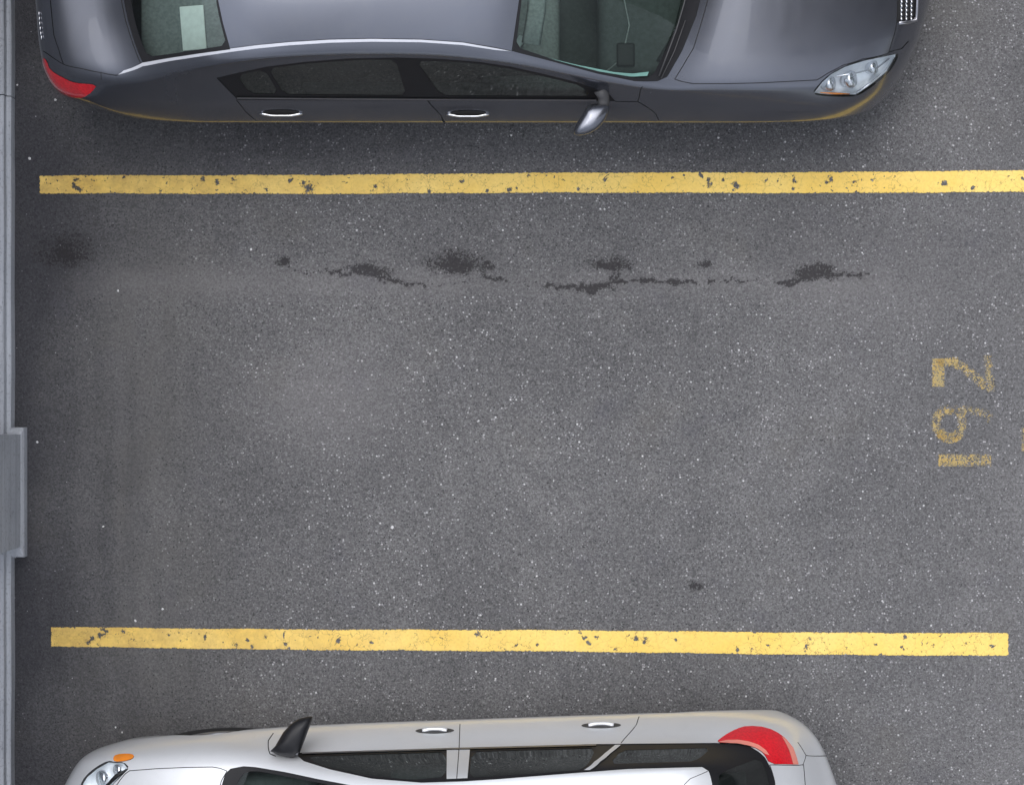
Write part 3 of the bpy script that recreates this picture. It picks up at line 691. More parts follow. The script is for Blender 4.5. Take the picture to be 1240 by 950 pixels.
# ---------------- dark grey saloon
def sedan():
    YC = 2.42
    root = empty('parked_sedan', (0, YC, 0))
    tag(root, 'dark metallic grey four door sedan parked nose to the right in the top bay', 'car')
    fr = Frame((0, YC), (1, 0), -1); fr.flip = 1
    net = [
     [(-2.28,.78,.2),(-2.32,.78,.2),(-2.38,.77,.2),(-2.44,.73,.2),(-2.49,.67,.2),(-2.52,.59,.2),(-2.55,.49,.2),(-2.57,.37,.2),(-2.59,.19,.2),(-2.60,0,.2)],
     [(-2.22,.80,.2),(-2.29,.80,.27),(-2.36,.80,.33),(-2.44,.77,.39),(-2.51,.71,.43),(-2.56,.62,.45),(-2.59,.51,.45),(-2.62,.38,.45),(-2.65,.19,.45),(-2.66,0,.45)],
     [(-2.14,.82,.2),(-2.23,.83,.32),(-2.33,.83,.45),(-2.42,.80,.56),(-2.52,.765,.62),(-2.58,.675,.64),(-2.61,.55,.65),(-2.62,.39,.65),(-2.65,.2,.65),(-2.66,0,.65)],
     [(-2.05,.82,.2),(-2.15,.85,.36),(-2.28,.85,.54),(-2.38,.82,.70),(-2.50,.785,.80),(-2.57,.695,.83),(-2.605,.565,.84),(-2.62,.41,.84),(-2.63,.2,.84),(-2.64,0,.84)],
     [(-1.98,.82,.2),(-2.08,.865,.38),(-2.22,.87,.58),(-2.34,.83,.80),(-2.455,.785,.89),(-2.51,.71,.94),(-2.54,.60,.97),(-2.56,.45,.99),(-2.57,.22,1.0),(-2.58,0,1.0)],
     [(-1.92,.82,.2),(-1.98,.87,.39),(-2.1,.89,.60),(-2.26,.855,.82),(-2.34,.80,.93),(-2.38,.745,.985),(-2.40,.69,1.02),(-2.43,.60,1.045),(-2.47,.33,1.07),(-2.49,0,1.075)],
     [(-1.85,.82,.2),(-1.88,.875,.4),(-1.96,.905,.62),(-2.1,.875,.84),(-2.18,.825,.945),(-2.2,.785,1.0),(-2.2,.74,1.038),(-2.22,.66,1.06),(-2.27,.35,1.085),(-2.30,0,1.095)],
     [(-1.72,.82,.2),(-1.74,.88,.4),(-1.78,.914,.62),(-1.86,.885,.85),(-1.95,.84,.965),(-1.98,.79,1.03),(-2.01,.735,1.075),(-2.03,.67,1.085),(-2.10,.35,1.11),(-2.15,0,1.12)],
     side(-1.66,z=(.2,.4,.62,.84,.965),dx=(0,0,-.02,-.06,-.10))+[(-1.82,.77,1.08),(-1.86,.70,1.15),(-1.88,.635,1.165),(-1.95,.33,1.20),(-1.99,0,1.21)],
     side(-1.48,z=(.2,.4,.62,.84,.96),dx=(0,0,0,-.02,-.06))+[(-1.60,.735,1.18),(-1.64,.685,1.25),(-1.66,.605,1.285),(-1.73,.31,1.325),(-1.78,0,1.335)],
     side(-1.28,z=(.2,.4,.62,.83,.95))+[(-1.36,.70,1.26),(-1.38,.665,1.325),(-1.40,.585,1.375),(-1.47,.3,1.415),(-1.51,0,1.425)],
     side(-1.1)+[(-1.12,.675,1.31),(-1.12,.648,1.352),(-1.13,.565,1.402),(-1.16,.29,1.445),(-1.18,0,1.455)],
     side(-.8)+[(-.8,.668,1.32),(-.8,.64,1.365),(-.8,.56,1.415),(-.8,.28,1.462),(-.8,0,1.473)],
     side(-.4)+[(-.4,.67,1.315),(-.4,.642,1.36),(-.4,.56,1.412),(-.38,.28,1.46),(-.37,0,1.472)],
     side(-.1)+[(-.1,.695,1.28),(-.1,.672,1.325),(-.09,.59,1.375),(-.05,.29,1.43),(-.03,0,1.442)],
     side(.1)+[(.1,.715,1.225),(.1,.695,1.27),(.1,.62,1.312),(.14,.3,1.375),(.17,0,1.385)],
     side(.4)+[(.4,.765,1.105),(.4,.742,1.15),(.4,.685,1.178),(.46,.32,1.25),(.50,0,1.265)],
     side(.68)+[(.66,.79,1.01),(.66,.772,1.045),(.66,.71,1.072),(.76,.34,1.11),(.82,0,1.12)],
     side(.92,z=(.2,.4,.62,.81,.905))+[(.88,.805,.95),(.88,.782,.975),(.88,.725,.992),(1.0,.36,1.01),(1.07,0,1.02)],
     side(1.15,d=(.83,.88,.914,.886,.83),z=(.2,.4,.62,.80,.885))+[(1.1,.795,.925),(1.1,.755,.95),(1.1,.70,.965),(1.2,.36,.995),(1.26,0,1.005)],
     side(1.45,d=(.83,.88,.914,.89,.84),z=(.2,.4,.62,.78,.86))+[(1.45,.80,.893),(1.45,.76,.913),(1.45,.70,.93),(1.52,.36,.965),(1.56,0,.975)],
     [(1.7,.83,.2),(1.72,.88,.4),(1.75,.90,.6),(1.78,.87,.745),(1.8,.82,.80),(1.82,.78,.83),(1.83,.735,.85),(1.85,.66,.87),(1.92,.34,.90),(1.96,0,.91)],
     [(1.82,.82,.2),(1.86,.865,.38),(1.92,.865,.53),(1.94,.82,.655),(1.97,.77,.71),(2.0,.72,.74),(2.03,.665,.76),(2.06,.57,.78),(2.14,.3,.81),(2.18,0,.82)],
     [(1.88,.81,.2),(1.94,.845,.34),(2.02,.825,.47),(2.06,.775,.56),(2.10,.72,.61),(2.13,.655,.64),(2.17,.575,.66),(2.21,.46,.68),(2.27,.24,.70),(2.31,0,.71)],
     [(1.94,.80,.2),(2.0,.82,.29),(2.07,.80,.37),(2.13,.75,.44),(2.17,.69,.48),(2.21,.62,.50),(2.26,.53,.51),(2.31,.42,.52),(2.37,.21,.53),(2.40,0,.53)],
     [(1.98,.79,.2),(2.03,.80,.24),(2.1,.78,.29),(2.15,.73,.33),(2.19,.68,.36),(2.23,.61,.37),(2.28,.52,.38),(2.33,.41,.38),(2.39,.2,.38),(2.42,0,.38)],
     [(1.98,.74,.2),(2.0,.74,.2),(2.05,.73,.2),(2.10,.70,.2),(2.14,.64,.2),(2.18,.57,.2),(2.22,.49,.2),(2.27,.38,.2),(2.32,.19,.2),(2.35,0,.2)],
    ]
    for row in net[5:9] + net[18:23]:          # boot lid and bonnet are almost flat across
        zc = row[9][2]; deck = row in net[5:8]; dz = (.006, .018, .034) if deck else (.012, .032, .052)
        if row is net[8]: continue
        for k_, d_ in ((8, dz[0]), (7, dz[1]), (6, dz[2])): row[k_] = (row[k_][0], row[k_][1], max(row[k_][2], zc - d_))
    for row in net[4:-5]:
        a5, a6 = np.array(row[5]), np.array(row[6]); row[5] = tuple(a5 + (a6 - a5) * .6)
        row[7] = (row[7][0], row[7][1], min(row[7][2], row[6][2] + .030))
    for row in net[2:-3]:      # flat door skin above a tight waist crease, tucked in below
        row[1] = tuple(np.array(row[2]) * .85 + np.array(row[1]) * .15)
    for row in net[6:-6]:
        row[3] = (row[3][0], min(row[3][1], row[2][1] - .057), row[3][2]); row[4] = (row[4][0], min(row[4][1], row[2][1] - .103), row[4][2])
    lerp = lambda r, q, t: [tuple(np.array(a) * (1 - t) + np.array(b) * t) for a, b in zip(r, q)]
    net.insert(6, lerp(net[5], net[6], .4)); net.insert(5, lerp(net[4], net[5], .7))     # crisp lip along the boot lid
    sh = Shell(net, fr)
    if sh.Nrm(12., sh.vc)[2] < 0: fr.flip = -1; sh = Shell(net, fr)
    c = Car(sh, root)
    # wheel openings, cut in the side sheet
    def arch(xc, r, zc):
        pts = []
        for k in range(25):
            a = math.radians(-25 + 230 * k / 24); X, Z = xc + r * math.cos(a), zc + r * math.sin(a)
            D = (sh.S(sh.U, sh.V)); msk = sh.V < 3.2
            dd = np.where(msk, (D[..., 0] - X) ** 2 + (D[..., 2] - max(Z, .2)) ** 2, 9e9); i, j = np.unravel_index(np.argmin(dd), dd.shape)
            pts.append((sh.U[i, j], sh.V[i, j] if Z > .21 else 0.))
        return pts
    WHL = (-1.32, 1.48)
    for xc in WHL: c.region('HOLE', arch(xc, .33, .29), 'seam', uv=True)
    # glass and its black surrounds
    c.region('windscreen_reflection', [(664,70.5),(700,79),(744,87.5),(766,89.2),(786,87),(784,92),(764,93),(726,86.8),(690,77.6)], 'edge_reflection', -.003)  # teal strip painted as a reflection along the glass border
    c.region('windscreen', rnd([(634,-110),(632,0),(625,57),(668,71.5),(724,86.5),(768,95),(789,94.5),(804,66),(824,22),(830,0),(838,-110)]), 'screen_glass', -.004, centre=True)
    c.region('windscreen_surround', [(629,-110),(628.5,0),(619.5,62),(668,74.5),(724,89.5),(769,98.5),(796,98.5),(808,93),(826,62),(843,20),(848,0),(856,-110)], 'black_trim', -.003, centre=True)
    c.region('rear_window', rnd([(156,-110),(158,0),(164,30),(171,52),(179,69),(210,65),(245,59.5),(274,55),(266,25),(261,0),(256,-110)]), 'car_glass', -.004, centre=True)
    c.region('rear_window_surround', [(148,-110),(150,0),(155,25),(163,52),(173,76),(205,70.5),(245,64.5),(279,60),(270,28),(264,0),(260,-110)], 'black_trim', -.003, centre=True)
    c.region('side_window', rnd([(287,92),(303,114.5),(338,114.5),(320,84.5)]), 'dark_glass', -.004)
    c.region('side_window', rnd([(325,83.5),(344,115),(492,116.5),(479,73),(440,73),(408,75),(368,78)]), 'dark_glass', -.004)
    c.region('side_window', rnd([(504,74.5),(535,116.8),(716,117.5),(704,104.5),(660,93.5),(620,84.5),(581,78),(540,75)]), 'dark_glass', -.004)
    c.region('belt_moulding', [(287,117.5),(500,119),(722,120),(722,121.6),(500,120.8),(287,119.2)], 'satin_metal', .004)
    c.region('window_surround', [(262,94.5),(285,89),(322,81),(370,75),(420,71),(480,69.8),(530,71.2),(580,75),(620,81),(660,90),(700,100),(738,114),(745,122.5),(500,122),(288,121),(274,107)], 'black_trim', -.002)
    c.region('roof_highlight', [(143,90.5),(150,85.5),(173,76),(205,70),(245,63.8),(279,59),(310,55),(350,51.2),(400,48.2),(450,47.2),(510,48.2),(560,51.6),(600,58.5),(619,62.3),(600,60.6),(560,54.6),(510,51.2),(450,50.6),(400,51.8),(350,55),(310,59),(279,63),(245,68),(205,74.2),(173,80.5),(155,87.2)], 'highlight_strip', .003)  # pale strip along the roof seam, painted as the rail's highlight
    # lamps and grille
    c.region('headlight', rnd([(983,114),(992,101),(1004,90),(1022,80),(1045,72.5),(1088,63.5),(1087,72),(1075,90),(1058,104),(1038,117),(1000,117)]), 'lens', .001)
    c.region('taillight', rnd([(52,69),(57,74),(61,85),(74,93),(90,100.5),(118,102.5),(112,111),(102,118),(87,119),(70,111),(58,95),(52,80)]), 'red_lens', .002)
    c.region('grille', [(1089,-110),(1087.5,0),(1086,28),(1103,26.5),(1109,20),(1113,0),(1118,-110)], 'seam', -.006, centre=True)
    # painted panels
    c.region('bonnet', [(861,-110),(857,0),(851,22),(840,58),(822,88),(817,96),(840,101.5),(880,101.5),(921,100.5),(989,97),(1002,89),(1020,79.5),(1045,71.5),(1076,64.5),(1083,42),(1086,28),(1087,0),(1089,-110)], 'grey_paint', centre=True, seam=1.0)
    c.region('boot_lid', [(58,-110),(61,0),(65,42),(77,78),(100,83.5),(122,88),(141,91.5),(150,87),(171,78),(160,50),(152,25),(147,0),(144,-110)], 'grey_paint', centre=True, seam=1.0)
    def dn(px):
        u, v = sh.inv((px, 145)); return u
    def door(top, bl, br):
        up = [sh.inv(q) for q in dense(top)]
        return up + [(dn(br), 2.), (dn(br), .7), (dn(bl), .7), (dn(bl), 2.)]
    def open_dense(p):
        o = dense(p)
        # drop the closing edge points
        a = np.array(p[-1], float); out = []
        for q in o:
            out.append(q)
            if np.allclose(q, a): break
        return out
    rd = [(297,135),(286,121.5),(518,122.5),(521,126),(534,140)]
    fd = [(534,140),(521,126),(518,122.5),(771,123.2),(793,137)]
    for pts, bl, br in ((rd, 322, 540), (fd, 540, 797)):
        up = [sh.inv(q) for q in open_dense(pts)]
        c.region('door', up + [(dn(br), 2.0), (dn(br), .7), (dn(bl), .7), (dn(bl), 2.0)], 'grey_paint', uv=True)
    c.seam([(286,121),(297,135),(310,146)], 1.); c.seam([(518,122),(521,126),(534,140),(539,148)], 1.1); c.seam([(778,105),(774,118),(772,123),(794,137.5),(798,146)], 1.)
    c.seam([(745,123),(771,123.5)], .8)
    c.seam([(143,91),(150,86),(173,76),(205,70),(245,63.8),(279,59),(310,55),(350,51),(400,47.9),(450,46.9),(510,47.9),(560,51.4),(600,58),(619,62)], .9)
    c.seam([(122,88),(122.5,97)], .8); c.seam([(52,62),(64,70),(77,78)], .9); c.seam([(1076,63.5),(1092,59),(1100,50)], 1.2)
    c.build('grey_paint')
    # floor pan so that no light comes up through the car
    bm = bmesh.new(); bm_box(bm, (-.05, 0, .23), (4.3, 1.55, .04), .01, 1); frombm('underbody', bm, M['interior'], root)
    wheels(root, WHL, .33, (.70, .70)); wheel_wells(root, WHL, .33, .80)
    # inside
    bm = bmesh.new(); bm_box(bm, (.78, 0, .78), (.62, 1.40, .26), .07, 4); bm_box(bm, (.52, .36, .90), (.22, .40, .12), .05, 4); bm_box(bm, (.5, 0, .74), (.2, .3, .3), .04, 3)
    frombm('dashboard', bm, M['interior'], root)
    for y in (-.37, .37): seat(root, .02, y, .50, z=.46, tilt=.33)
    seat(root, -1.05, 0, 1.25, n=3, tilt=.3)
    bm = bmesh.new(); bm_box(bm, (-1.70, 0, .98), (.62, 1.22, .03), .01, 2); frombm('parcel_shelf', bm, M['interior_grey'], root)
    steering(root, .34, .37, .93)
    def strip(name, pts, rad, m, flat=.5):
        bm = bmesh.new(); bm_tube(bm, pts, rad, 8, flat=flat); frombm(name, bm, M[m], root)
    strip('defroster_vent', [(.80, -.62, .915), (.90, -.45, .917), (.955, -.2, .918), (.97, 0, .918), (.955, .2, .918), (.90, .45, .917), (.80, .62, .915)], .016, 'seam')
    strip('dashboard_seam', [(.50, -.68, .90), (.60, -.60, .916), (.64, -.42, .918), (.60, -.22, .918), (.52, -.12, .912)], .004, 'interior_grey')
    strip('seat_belt', [(-.28, -.62, 1.12), (-.10, -.58, .92), (.02, -.50, .66), (.06, -.42, .56)], .022, 'lamp_bowl', .25)
    strip('sun_visor', [(.10, -.58, 1.26), (.13, -.40, 1.285), (.14, -.22, 1.30)], .05, 'interior_grey', .22)
    for sy in (-1, 1):
        bm = bmesh.new(); bm_box(bm, (.62, .58 * sy, .915), (.10, .13, .02), .012, 2); frombm('air_vent', bm, M['seam'], root)
        bm = bmesh.new(); bm_box(bm, (-.3, .745 * sy, .70), (1.7, .05, .36), .02, 3); bm_box(bm, (.1, .70 * sy, .72), (.55, .07, .07), .02, 3); frombm('door_card', bm, M['interior_grey'], root)
    bm = bmesh.new(); bm_box(bm, (.22, 0, 1.22), (.035, .24, .07), .015, 3, Matrix.Rotation(.3, 3, 'Y')); frombm('rear_view_mirror', bm, M['black_trim'], root)
    # paper lying on the parcel shelf
    bm = bmesh.new(); A = [c.loc(*q, 1.0) for q in ((221, 12), (247, 12), (243, 54), (220, 60))]
    # headlight reflector bowls
    hb = []
    c2 = Car(sh, root)
    bm = bmesh.new()
    hp = [(986,113),(996,100),(1007,90),(1024,81),(1046,74),(1085,66),(1084,73),(1072,89),(1056,102),(1037,115),(1002,115)]
    cen_, nc = c.at((1035, 96)); ringo = [c.at(q, -.004)[0] for q in dense(hp, 8)]; rin = [p.lerp(cen_, .12) - Vector((.01, 0, .05)) for p in ringo]
    vo = [bm.verts.new(p) for p in ringo]; vi_ = [bm.verts.new(p) for p in rin]; n_ = len(vo)
    for k in range(n_): bm.faces.new((vo[k], vo[(k + 1) % n_], vi_[(k + 1) % n_], vi_[k]))
    bm.faces.new(vi_)
    hl = [o for o in root.children if o.name.startswith('headlight')]
    def both(bm, name, m, near_parent, far_parent):
        o = frombm(name, bm, M[m], near_parent); mirror_copy(o, far_parent); return o
    near = [o for o in hl if o.data.vertices[0].co.y < 0][0]; far = [o for o in hl if o is not near][0]
    both(bm, 'reflector', 'lamp_bowl', near, far)
    bm = bmesh.new()
    for (q, r_) in (((1010, 102), .042), ((1036, 97), .050), ((1063, 82), .040)):      # lamp barrels
        p, n = c.at(q, -.02)
        bm_tube(bm, [p - Vector((.05, 0, .05)), p - Vector((.01, 0, .015)), p + Vector((.004, 0, -.006))], [r_ * .7, r_, r_ * .86], 20)
    both(bm, 'lamp_barrel', 'chrome', near, far)
    bm = bmesh.new(); P = [c.at(q, -.008)[0] for q in ((1090-4, 68), (1074, 87), (1056, 101.5), (1038, 114))]; bm_tube(bm, P, .007, 8)
    P = [c.at(q, -.02)[0] for q in ((1014, 93), (1040, 89), (1066, 83), (1080, 72))]; bm_tube(bm, P, .005, 8); both(bm, 'bezel', 'chrome', near, far)
    bm = bmesh.new(); P = [c.at(q, -.010)[0] for q in ((994, 113.5), (1012, 114.5), (1030, 115))]; bm_tube(bm, P, [.002, .006, .003], 8); both(bm, 'indicator', 'amber', near, far)
    # grille: chrome frame and rows of bright studs
    bm = bmesh.new()
    for k in range(2):
        for j in range(4):
            for s in (0,):
                pass
    gx = [1091.5, 1097.5, 1103.5]; ys = [23 - 5.2 * i for i in range(17)]
    for y in ys:
        for i, x in enumerate(gx):
            p, n = c.at((x + .16 * (23 - y) * .12, y), .0)
            bmesh.ops.create_uvsphere(bm, u_segments=8, v_segments=6, radius=.0085, matrix=Matrix.Translation(p) @ Matrix.Diagonal((.9, 1.1, .8, 1)))
            if p.y < -.03: bmesh.ops.create_uvsphere(bm, u_segments=8, v_segments=6, radius=.0085, matrix=Matrix.Translation((p.x, -p.y, p.z)) @ Matrix.Diagonal((.9, 1.1, .8, 1)))
    for x in gx:
        P = [c.at((x, y), -.003)[0] for y in (26, 10, -10, -30, -50, -62)]; bm_tube(bm, P, .0035, 6); bm_tube(bm, [Vector((p.x, -p.y, p.z)) for p in P], .0035, 6)
    frombm('grille_mesh', bm, M['chrome'], root)
    bm = bmesh.new(); P = [c.at((1108.5 + (26 - y) * .05, y), .004)[0] for y in (25, 15, 0, -20, -40, -62)]
    Q = [c.at((1088, 28), .003)[0], c.at((1098, 27.5), .003)[0]] + P; bm_tube(bm, Q, .010, 8); bm_tube(bm, [Vector((p.x, -p.y, p.z)) for p in Q], .010, 8); frombm('grille_frame', bm, M['satin_metal'], root)
    # handles, mirror, wipers, badge
    for (x0, x1, y) in ((318, 363, 137.6), (545, 589, 138.4)):
        bm = bmesh.new(); n = 24; r_ = [bm.verts.new(c.at(((x0 + x1) / 2 + (x1 - x0) / 2 * math.cos(t * 2 * math.pi / n), y - 1.6 + 3.2 * math.sin(t * 2 * math.pi / n)), .002)[0]) for t in range(n)]
        bm.faces.new(r_); cup = frombm('handle_cup', bm, M['seam'], root); mirror_copy(cup, root)
    handle(c, 315, 366, 137.0, 'chrome', lift=.015, thick=.0065); handle(c, 541, 592, 137.8, 'chrome', lift=.015, thick=.0065)
    bm = bmesh.new(); z = 1.0
    outl = [(712.5,125.5),(738,126.5),(738.5,133),(736,141),(730,150),(722,157.5),(712,162.5),(701,164.5),(695,163),(694,158),(699,148),(706,137)]
    def lay(k, zz): 
        cx = sum(p[0] for p in outl) / len(outl); cy = sum(p[1] for p in outl) / len(outl)
        return [bm.verts.new(c.loc(cx + (p[0] - cx) * k, cy + (p[1] - cy) * k, zz)) for p in rnd(outl)]
    Ls = [lay(.55, .895), lay(.85, .90), lay(.97, .93), lay(1, .97), lay(.99, 1.0), lay(.93, 1.025), lay(.80, 1.042), lay(.55, 1.052), lay(.2, 1.056)]
    for a, b in zip(Ls, Ls[1:]):
        for k in range(len(a)): bm.faces.new((a[k], a[(k + 1) % len(a)], b[(k + 1) % len(a)], b[k]))
    bm.faces.new(Ls[0]); bm.faces.new(Ls[-1])
    mr_ = frombm('wing_mirror', bm, M['grey_paint'], root); mf = mirror_copy(mr_, root)
    bm = bmesh.new(); P = [c.loc(727, 108, 1.0), c.loc(731, 117, .975), c.loc(731, 124, .965), c.loc(729, 132, .965)]; bm_tube(bm, P, [.04, .032, .032, .03], 12, flat=.7); both(bm, 'mirror_arm', 'grey_plastic', mr_, mf)
    bm = bmesh.new(); P = [c.at((797, 92), .012)[0], c.at((808, 62), .018)[0], c.at((818, 35), .018)[0], c.at((827, 5), .016)[0], c.at((836, -38), .014)[0]]; bm_tube(bm, P, .004, 8)
    P = [c.at((800, 95), .010)[0], c.at((816, 62), .010)[0], c.at((829, 25), .012)[0]]; bm_tube(bm, P, .003, 8)
    frombm('wiper', bm, M['grey_plastic'], root)
    # chrome letters across the tail (too small to read in the photograph)
    bm = bmesh.new()
    for k, (px, py) in enumerate([(48, 17), (48.4, 23), (48.9, 29), (49.5, 35), (50.2, 41), (51, 46)]):
        p, n = c.at((px, py), .002); bm_box(bm, p, (.006, .022, .020), .002, 1)
        frombm('badge_letter', bm, M['chrome'], root); bm = bmesh.new()
    bm.free()
    # sheet of paper on the shelf: its own thing
    p = c.loc(233, 33, 1.03); bm = bmesh.new()
    bm_box(bm, (0, 0, 0), (.13, .24, .012), .004, 2, Matrix.Rotation(.08, 3, 'Z'))
    o = frombm('paper_folder', bm, M['paper']); o.location = (p.x, YC + p.y, 1.002); tag(o, 'white paper folder lying behind the rear window of the dark sedan', 'folder')
    return c
SED = sedan()

# ---------------- silver hatchback
def hatch():
    a = math.radians(2.0); O = (-.30, -2.70)
    root = empty('parked_hatchback', (O[0], O[1], 0), math.pi + a)
    tag(root, 'silver five door hatchback parked nose to the left at the bottom edge', 'car')
    fr = Frame(O, (-math.cos(a), -math.sin(a)), -1)
    def sd(x, top, d=(.80, .835, .866, .84, .768), z=(.2, .4, .6, .80, .95), dx=(0,)*5): return side(x, d, z, dx) + top
    net = [
     [(-1.80,.74,.2),(-1.84,.74,.2),(-1.90,.73,.2),(-1.96,.69,.2),(-2.01,.63,.2),(-2.05,.55,.2),(-2.08,.46,.2),(-2.11,.35,.2),(-2.13,.18,.2),(-2.14,0,.2)],
     [(-1.72,.79,.2),(-1.81,.80,.27),(-1.90,.79,.33),(-1.98,.75,.38),(-2.05,.68,.41),(-2.10,.585,.42),(-2.13,.48,.42),(-2.17,.36,.42),(-2.19,.18,.42),(-2.20,0,.42)],
     [(-1.66,.80,.2),(-1.76,.83,.32),(-1.86,.825,.43),(-1.96,.785,.52),(-2.04,.71,.565),(-2.09,.605,.58),(-2.13,.49,.585),(-2.17,.36,.59),(-2.19,.18,.59),(-2.20,0,.59)],
     [(-1.60,.80,.2),(-1.70,.84,.34),(-1.81,.84,.49),(-1.91,.80,.60),(-1.98,.72,.64),(-2.03,.61,.655),(-2.07,.49,.66),(-2.10,.36,.66),(-2.12,.18,.66),(-2.13,0,.66)],
     [(-1.54,.80,.2),(-1.63,.84,.36),(-1.74,.85,.54),(-1.84,.81,.70),(-1.90,.73,.78),(-1.95,.63,.80),(-1.98,.51,.81),(-2.01,.37,.81),(-2.03,.19,.81),(-2.04,0,.81)],
     [(-1.48,.80,.2),(-1.54,.845,.38),(-1.62,.86,.58),(-1.71,.83,.80),(-1.77,.77,.92),(-1.82,.68,.96),(-1.86,.57,.975),(-1.89,.42,.98),(-1.92,.21,.98),(-1.93,0,.98)],
     [(-1.36,.80,.2),(-1.38,.84,.4),(-1.42,.866,.60),(-1.52,.835,.84),(-1.58,.775,.98),(-1.66,.71,1.05),(-1.71,.62,1.08),(-1.74,.46,1.10),(-1.77,.23,1.11),(-1.78,0,1.11)],
     sd(-1.22,[(-1.46,.715,1.24),(-1.53,.655,1.28),(-1.56,.49,1.30),(-1.59,.24,1.315),(-1.60,0,1.32)],z=(.2,.4,.6,.82,.99),dx=(0,0,-.02,-.08,-.14)),
     sd(-1.08,[(-1.32,.722,1.37),(-1.37,.685,1.42),(-1.40,.56,1.455),(-1.43,.27,1.47),(-1.44,0,1.475)],z=(.2,.4,.6,.82,.985),dx=(0,0,0,-.05,-.10)),
     sd(-.9,[(-1.06,.724,1.375),(-1.08,.70,1.435),(-1.10,.60,1.48),(-1.11,.3,1.50),(-1.12,0,1.507)],z=(.2,.4,.6,.82,.975),dx=(0,0,0,-.02,-.05)),
     sd(-.6,[(-.66,.722,1.375),(-.67,.695,1.437),(-.68,.60,1.488),(-.68,.3,1.512),(-.68,0,1.52)]),
     sd(-.2,[(-.2,.712,1.372),(-.2,.682,1.432),(-.2,.585,1.487),(-.2,.3,1.515),(-.2,0,1.525)]),
     sd(.12,[(.12,.695,1.345),(.12,.662,1.402),(.12,.57,1.46),(.13,.29,1.495),(.14,0,1.507)]),
     sd(.36,[(.36,.698,1.265),(.36,.66,1.32),(.36,.59,1.365),(.40,.29,1.41),(.42,0,1.425)]),
     sd(.62,[(.62,.715,1.145),(.62,.68,1.20),(.62,.615,1.24),(.69,.30,1.29),(.73,0,1.305)],z=(.2,.4,.6,.80,.94)),
     sd(.90,[(.88,.735,1.03),(.88,.70,1.075),(.88,.64,1.105),(.97,.32,1.14),(1.02,0,1.155)],z=(.2,.4,.6,.79,.925),d=(.80,.83,.86,.838,.775)),
     sd(1.12,[(1.08,.748,.965),(1.08,.715,.99),(1.08,.66,1.005),(1.20,.33,1.02),(1.26,0,1.03)],d=(.79,.825,.852,.832,.785),z=(.2,.4,.6,.77,.90)),
     sd(1.34,[(1.30,.75,.91),(1.30,.715,.935),(1.30,.66,.95),(1.38,.33,.975),(1.42,0,.985)],d=(.785,.82,.845,.825,.785),z=(.2,.4,.6,.75,.865)),
     [(1.54,.785,.2),(1.56,.815,.4),(1.58,.832,.59),(1.60,.80,.73),(1.6,.765,.81),(1.6,.735,.845),(1.6,.70,.865),(1.61,.64,.88),(1.68,.33,.905),(1.72,0,.915)],
     [(1.66,.78,.2),(1.70,.81,.39),(1.74,.81,.55),(1.77,.775,.67),(1.79,.735,.745),(1.80,.70,.775),(1.82,.655,.79),(1.85,.58,.805),(1.94,.3,.83),(1.98,0,.84)],
     [(1.72,.77,.2),(1.78,.80,.37),(1.84,.785,.49),(1.88,.745,.59),(1.91,.70,.645),(1.94,.65,.67),(1.97,.59,.685),(2.01,.49,.70),(2.10,.26,.72),(2.14,0,.73)],
     [(1.78,.77,.2),(1.85,.785,.32),(1.92,.755,.42),(1.97,.71,.49),(2.01,.66,.53),(2.04,.605,.55),(2.08,.54,.56),(2.13,.44,.57),(2.21,.23,.58),(2.25,0,.58)],
     [(1.82,.76,.2),(1.89,.765,.26),(1.95,.735,.31),(2.0,.69,.36),(2.04,.64,.38),(2.08,.585,.39),(2.12,.52,.40),(2.17,.42,.40),(2.24,.22,.40),(2.28,0,.40)],
     [(1.82,.72,.2),(1.87,.72,.2),(1.92,.70,.2),(1.96,.66,.2),(2.0,.61,.2),(2.04,.55,.2),(2.08,.49,.2),(2.12,.39,.2),(2.18,.2,.2),(2.22,0,.2)],
    ]
    for row, ex, ew in zip(net[-6:], (.04, .09, .11, .115, .115, .115), (0, .01, .03, .04, .04, .04)):
        for k_ in range(2, 10):
            q = row[k_]; row[k_] = (q[0] + ex * min(1, (k_ - 1) / 3), q[1] + ew * (1 if 3 <= k_ <= 7 else .3) * (k_ < 9), q[2])
    for row in net[2:-3]: row[1] = tuple(np.array(row[2]) * .8 + np.array(row[1]) * .2)
    for row in net[6:-7]: row[3] = (row[3][0], min(row[3][1], row[2][1] - .048), row[3][2])
    sh = Shell(net, fr)
    if sh.Nrm(11., sh.vc)[2] < 0: fr.flip = -1; sh = Shell(net, fr)
    c = Car(sh, root)
    def arch(xc, r, zc):
        pts = []; D = sh.S(sh.U, sh.V); msk = sh.V < 3.2
        for k in range(25):
            a_ = math.radians(-25 + 230 * k / 24); X, Z = xc + r * math.cos(a_), zc + r * math.sin(a_)
            dd = np.where(msk, (D[..., 0] - X) ** 2 + (D[..., 2] - max(Z, .2)) ** 2, 9e9); i, j = np.unravel_index(np.argmin(dd), dd.shape)
            pts.append((sh.U[i, j], sh.V[i, j] if Z > .21 else 0.))
        return pts
    WHL = (-1.22, 1.36)
    for xc in WHL: c.region('HOLE', arch(xc, .345 if xc > 0 else .30, .29), 'seam', uv=True)
    # beyond the frame the outlines are run on to the car's centre line
    c.region('windscreen', rnd([(298,1120),(283,960),(292,937),(306,932),(340,938),(380,946),(425,954),(470,960),(478,1000),(480,1120)]), 'car_glass', -.004, centre=True)
    c.region('windscreen_surround', [(268,1120),(267,955),(272,938),(279,930),(295,927),(309,928),(345,934),(385,942.5),(430,951),(476,957),(484,1000),(486,1120)], 'black_trim', -.003, centre=True)
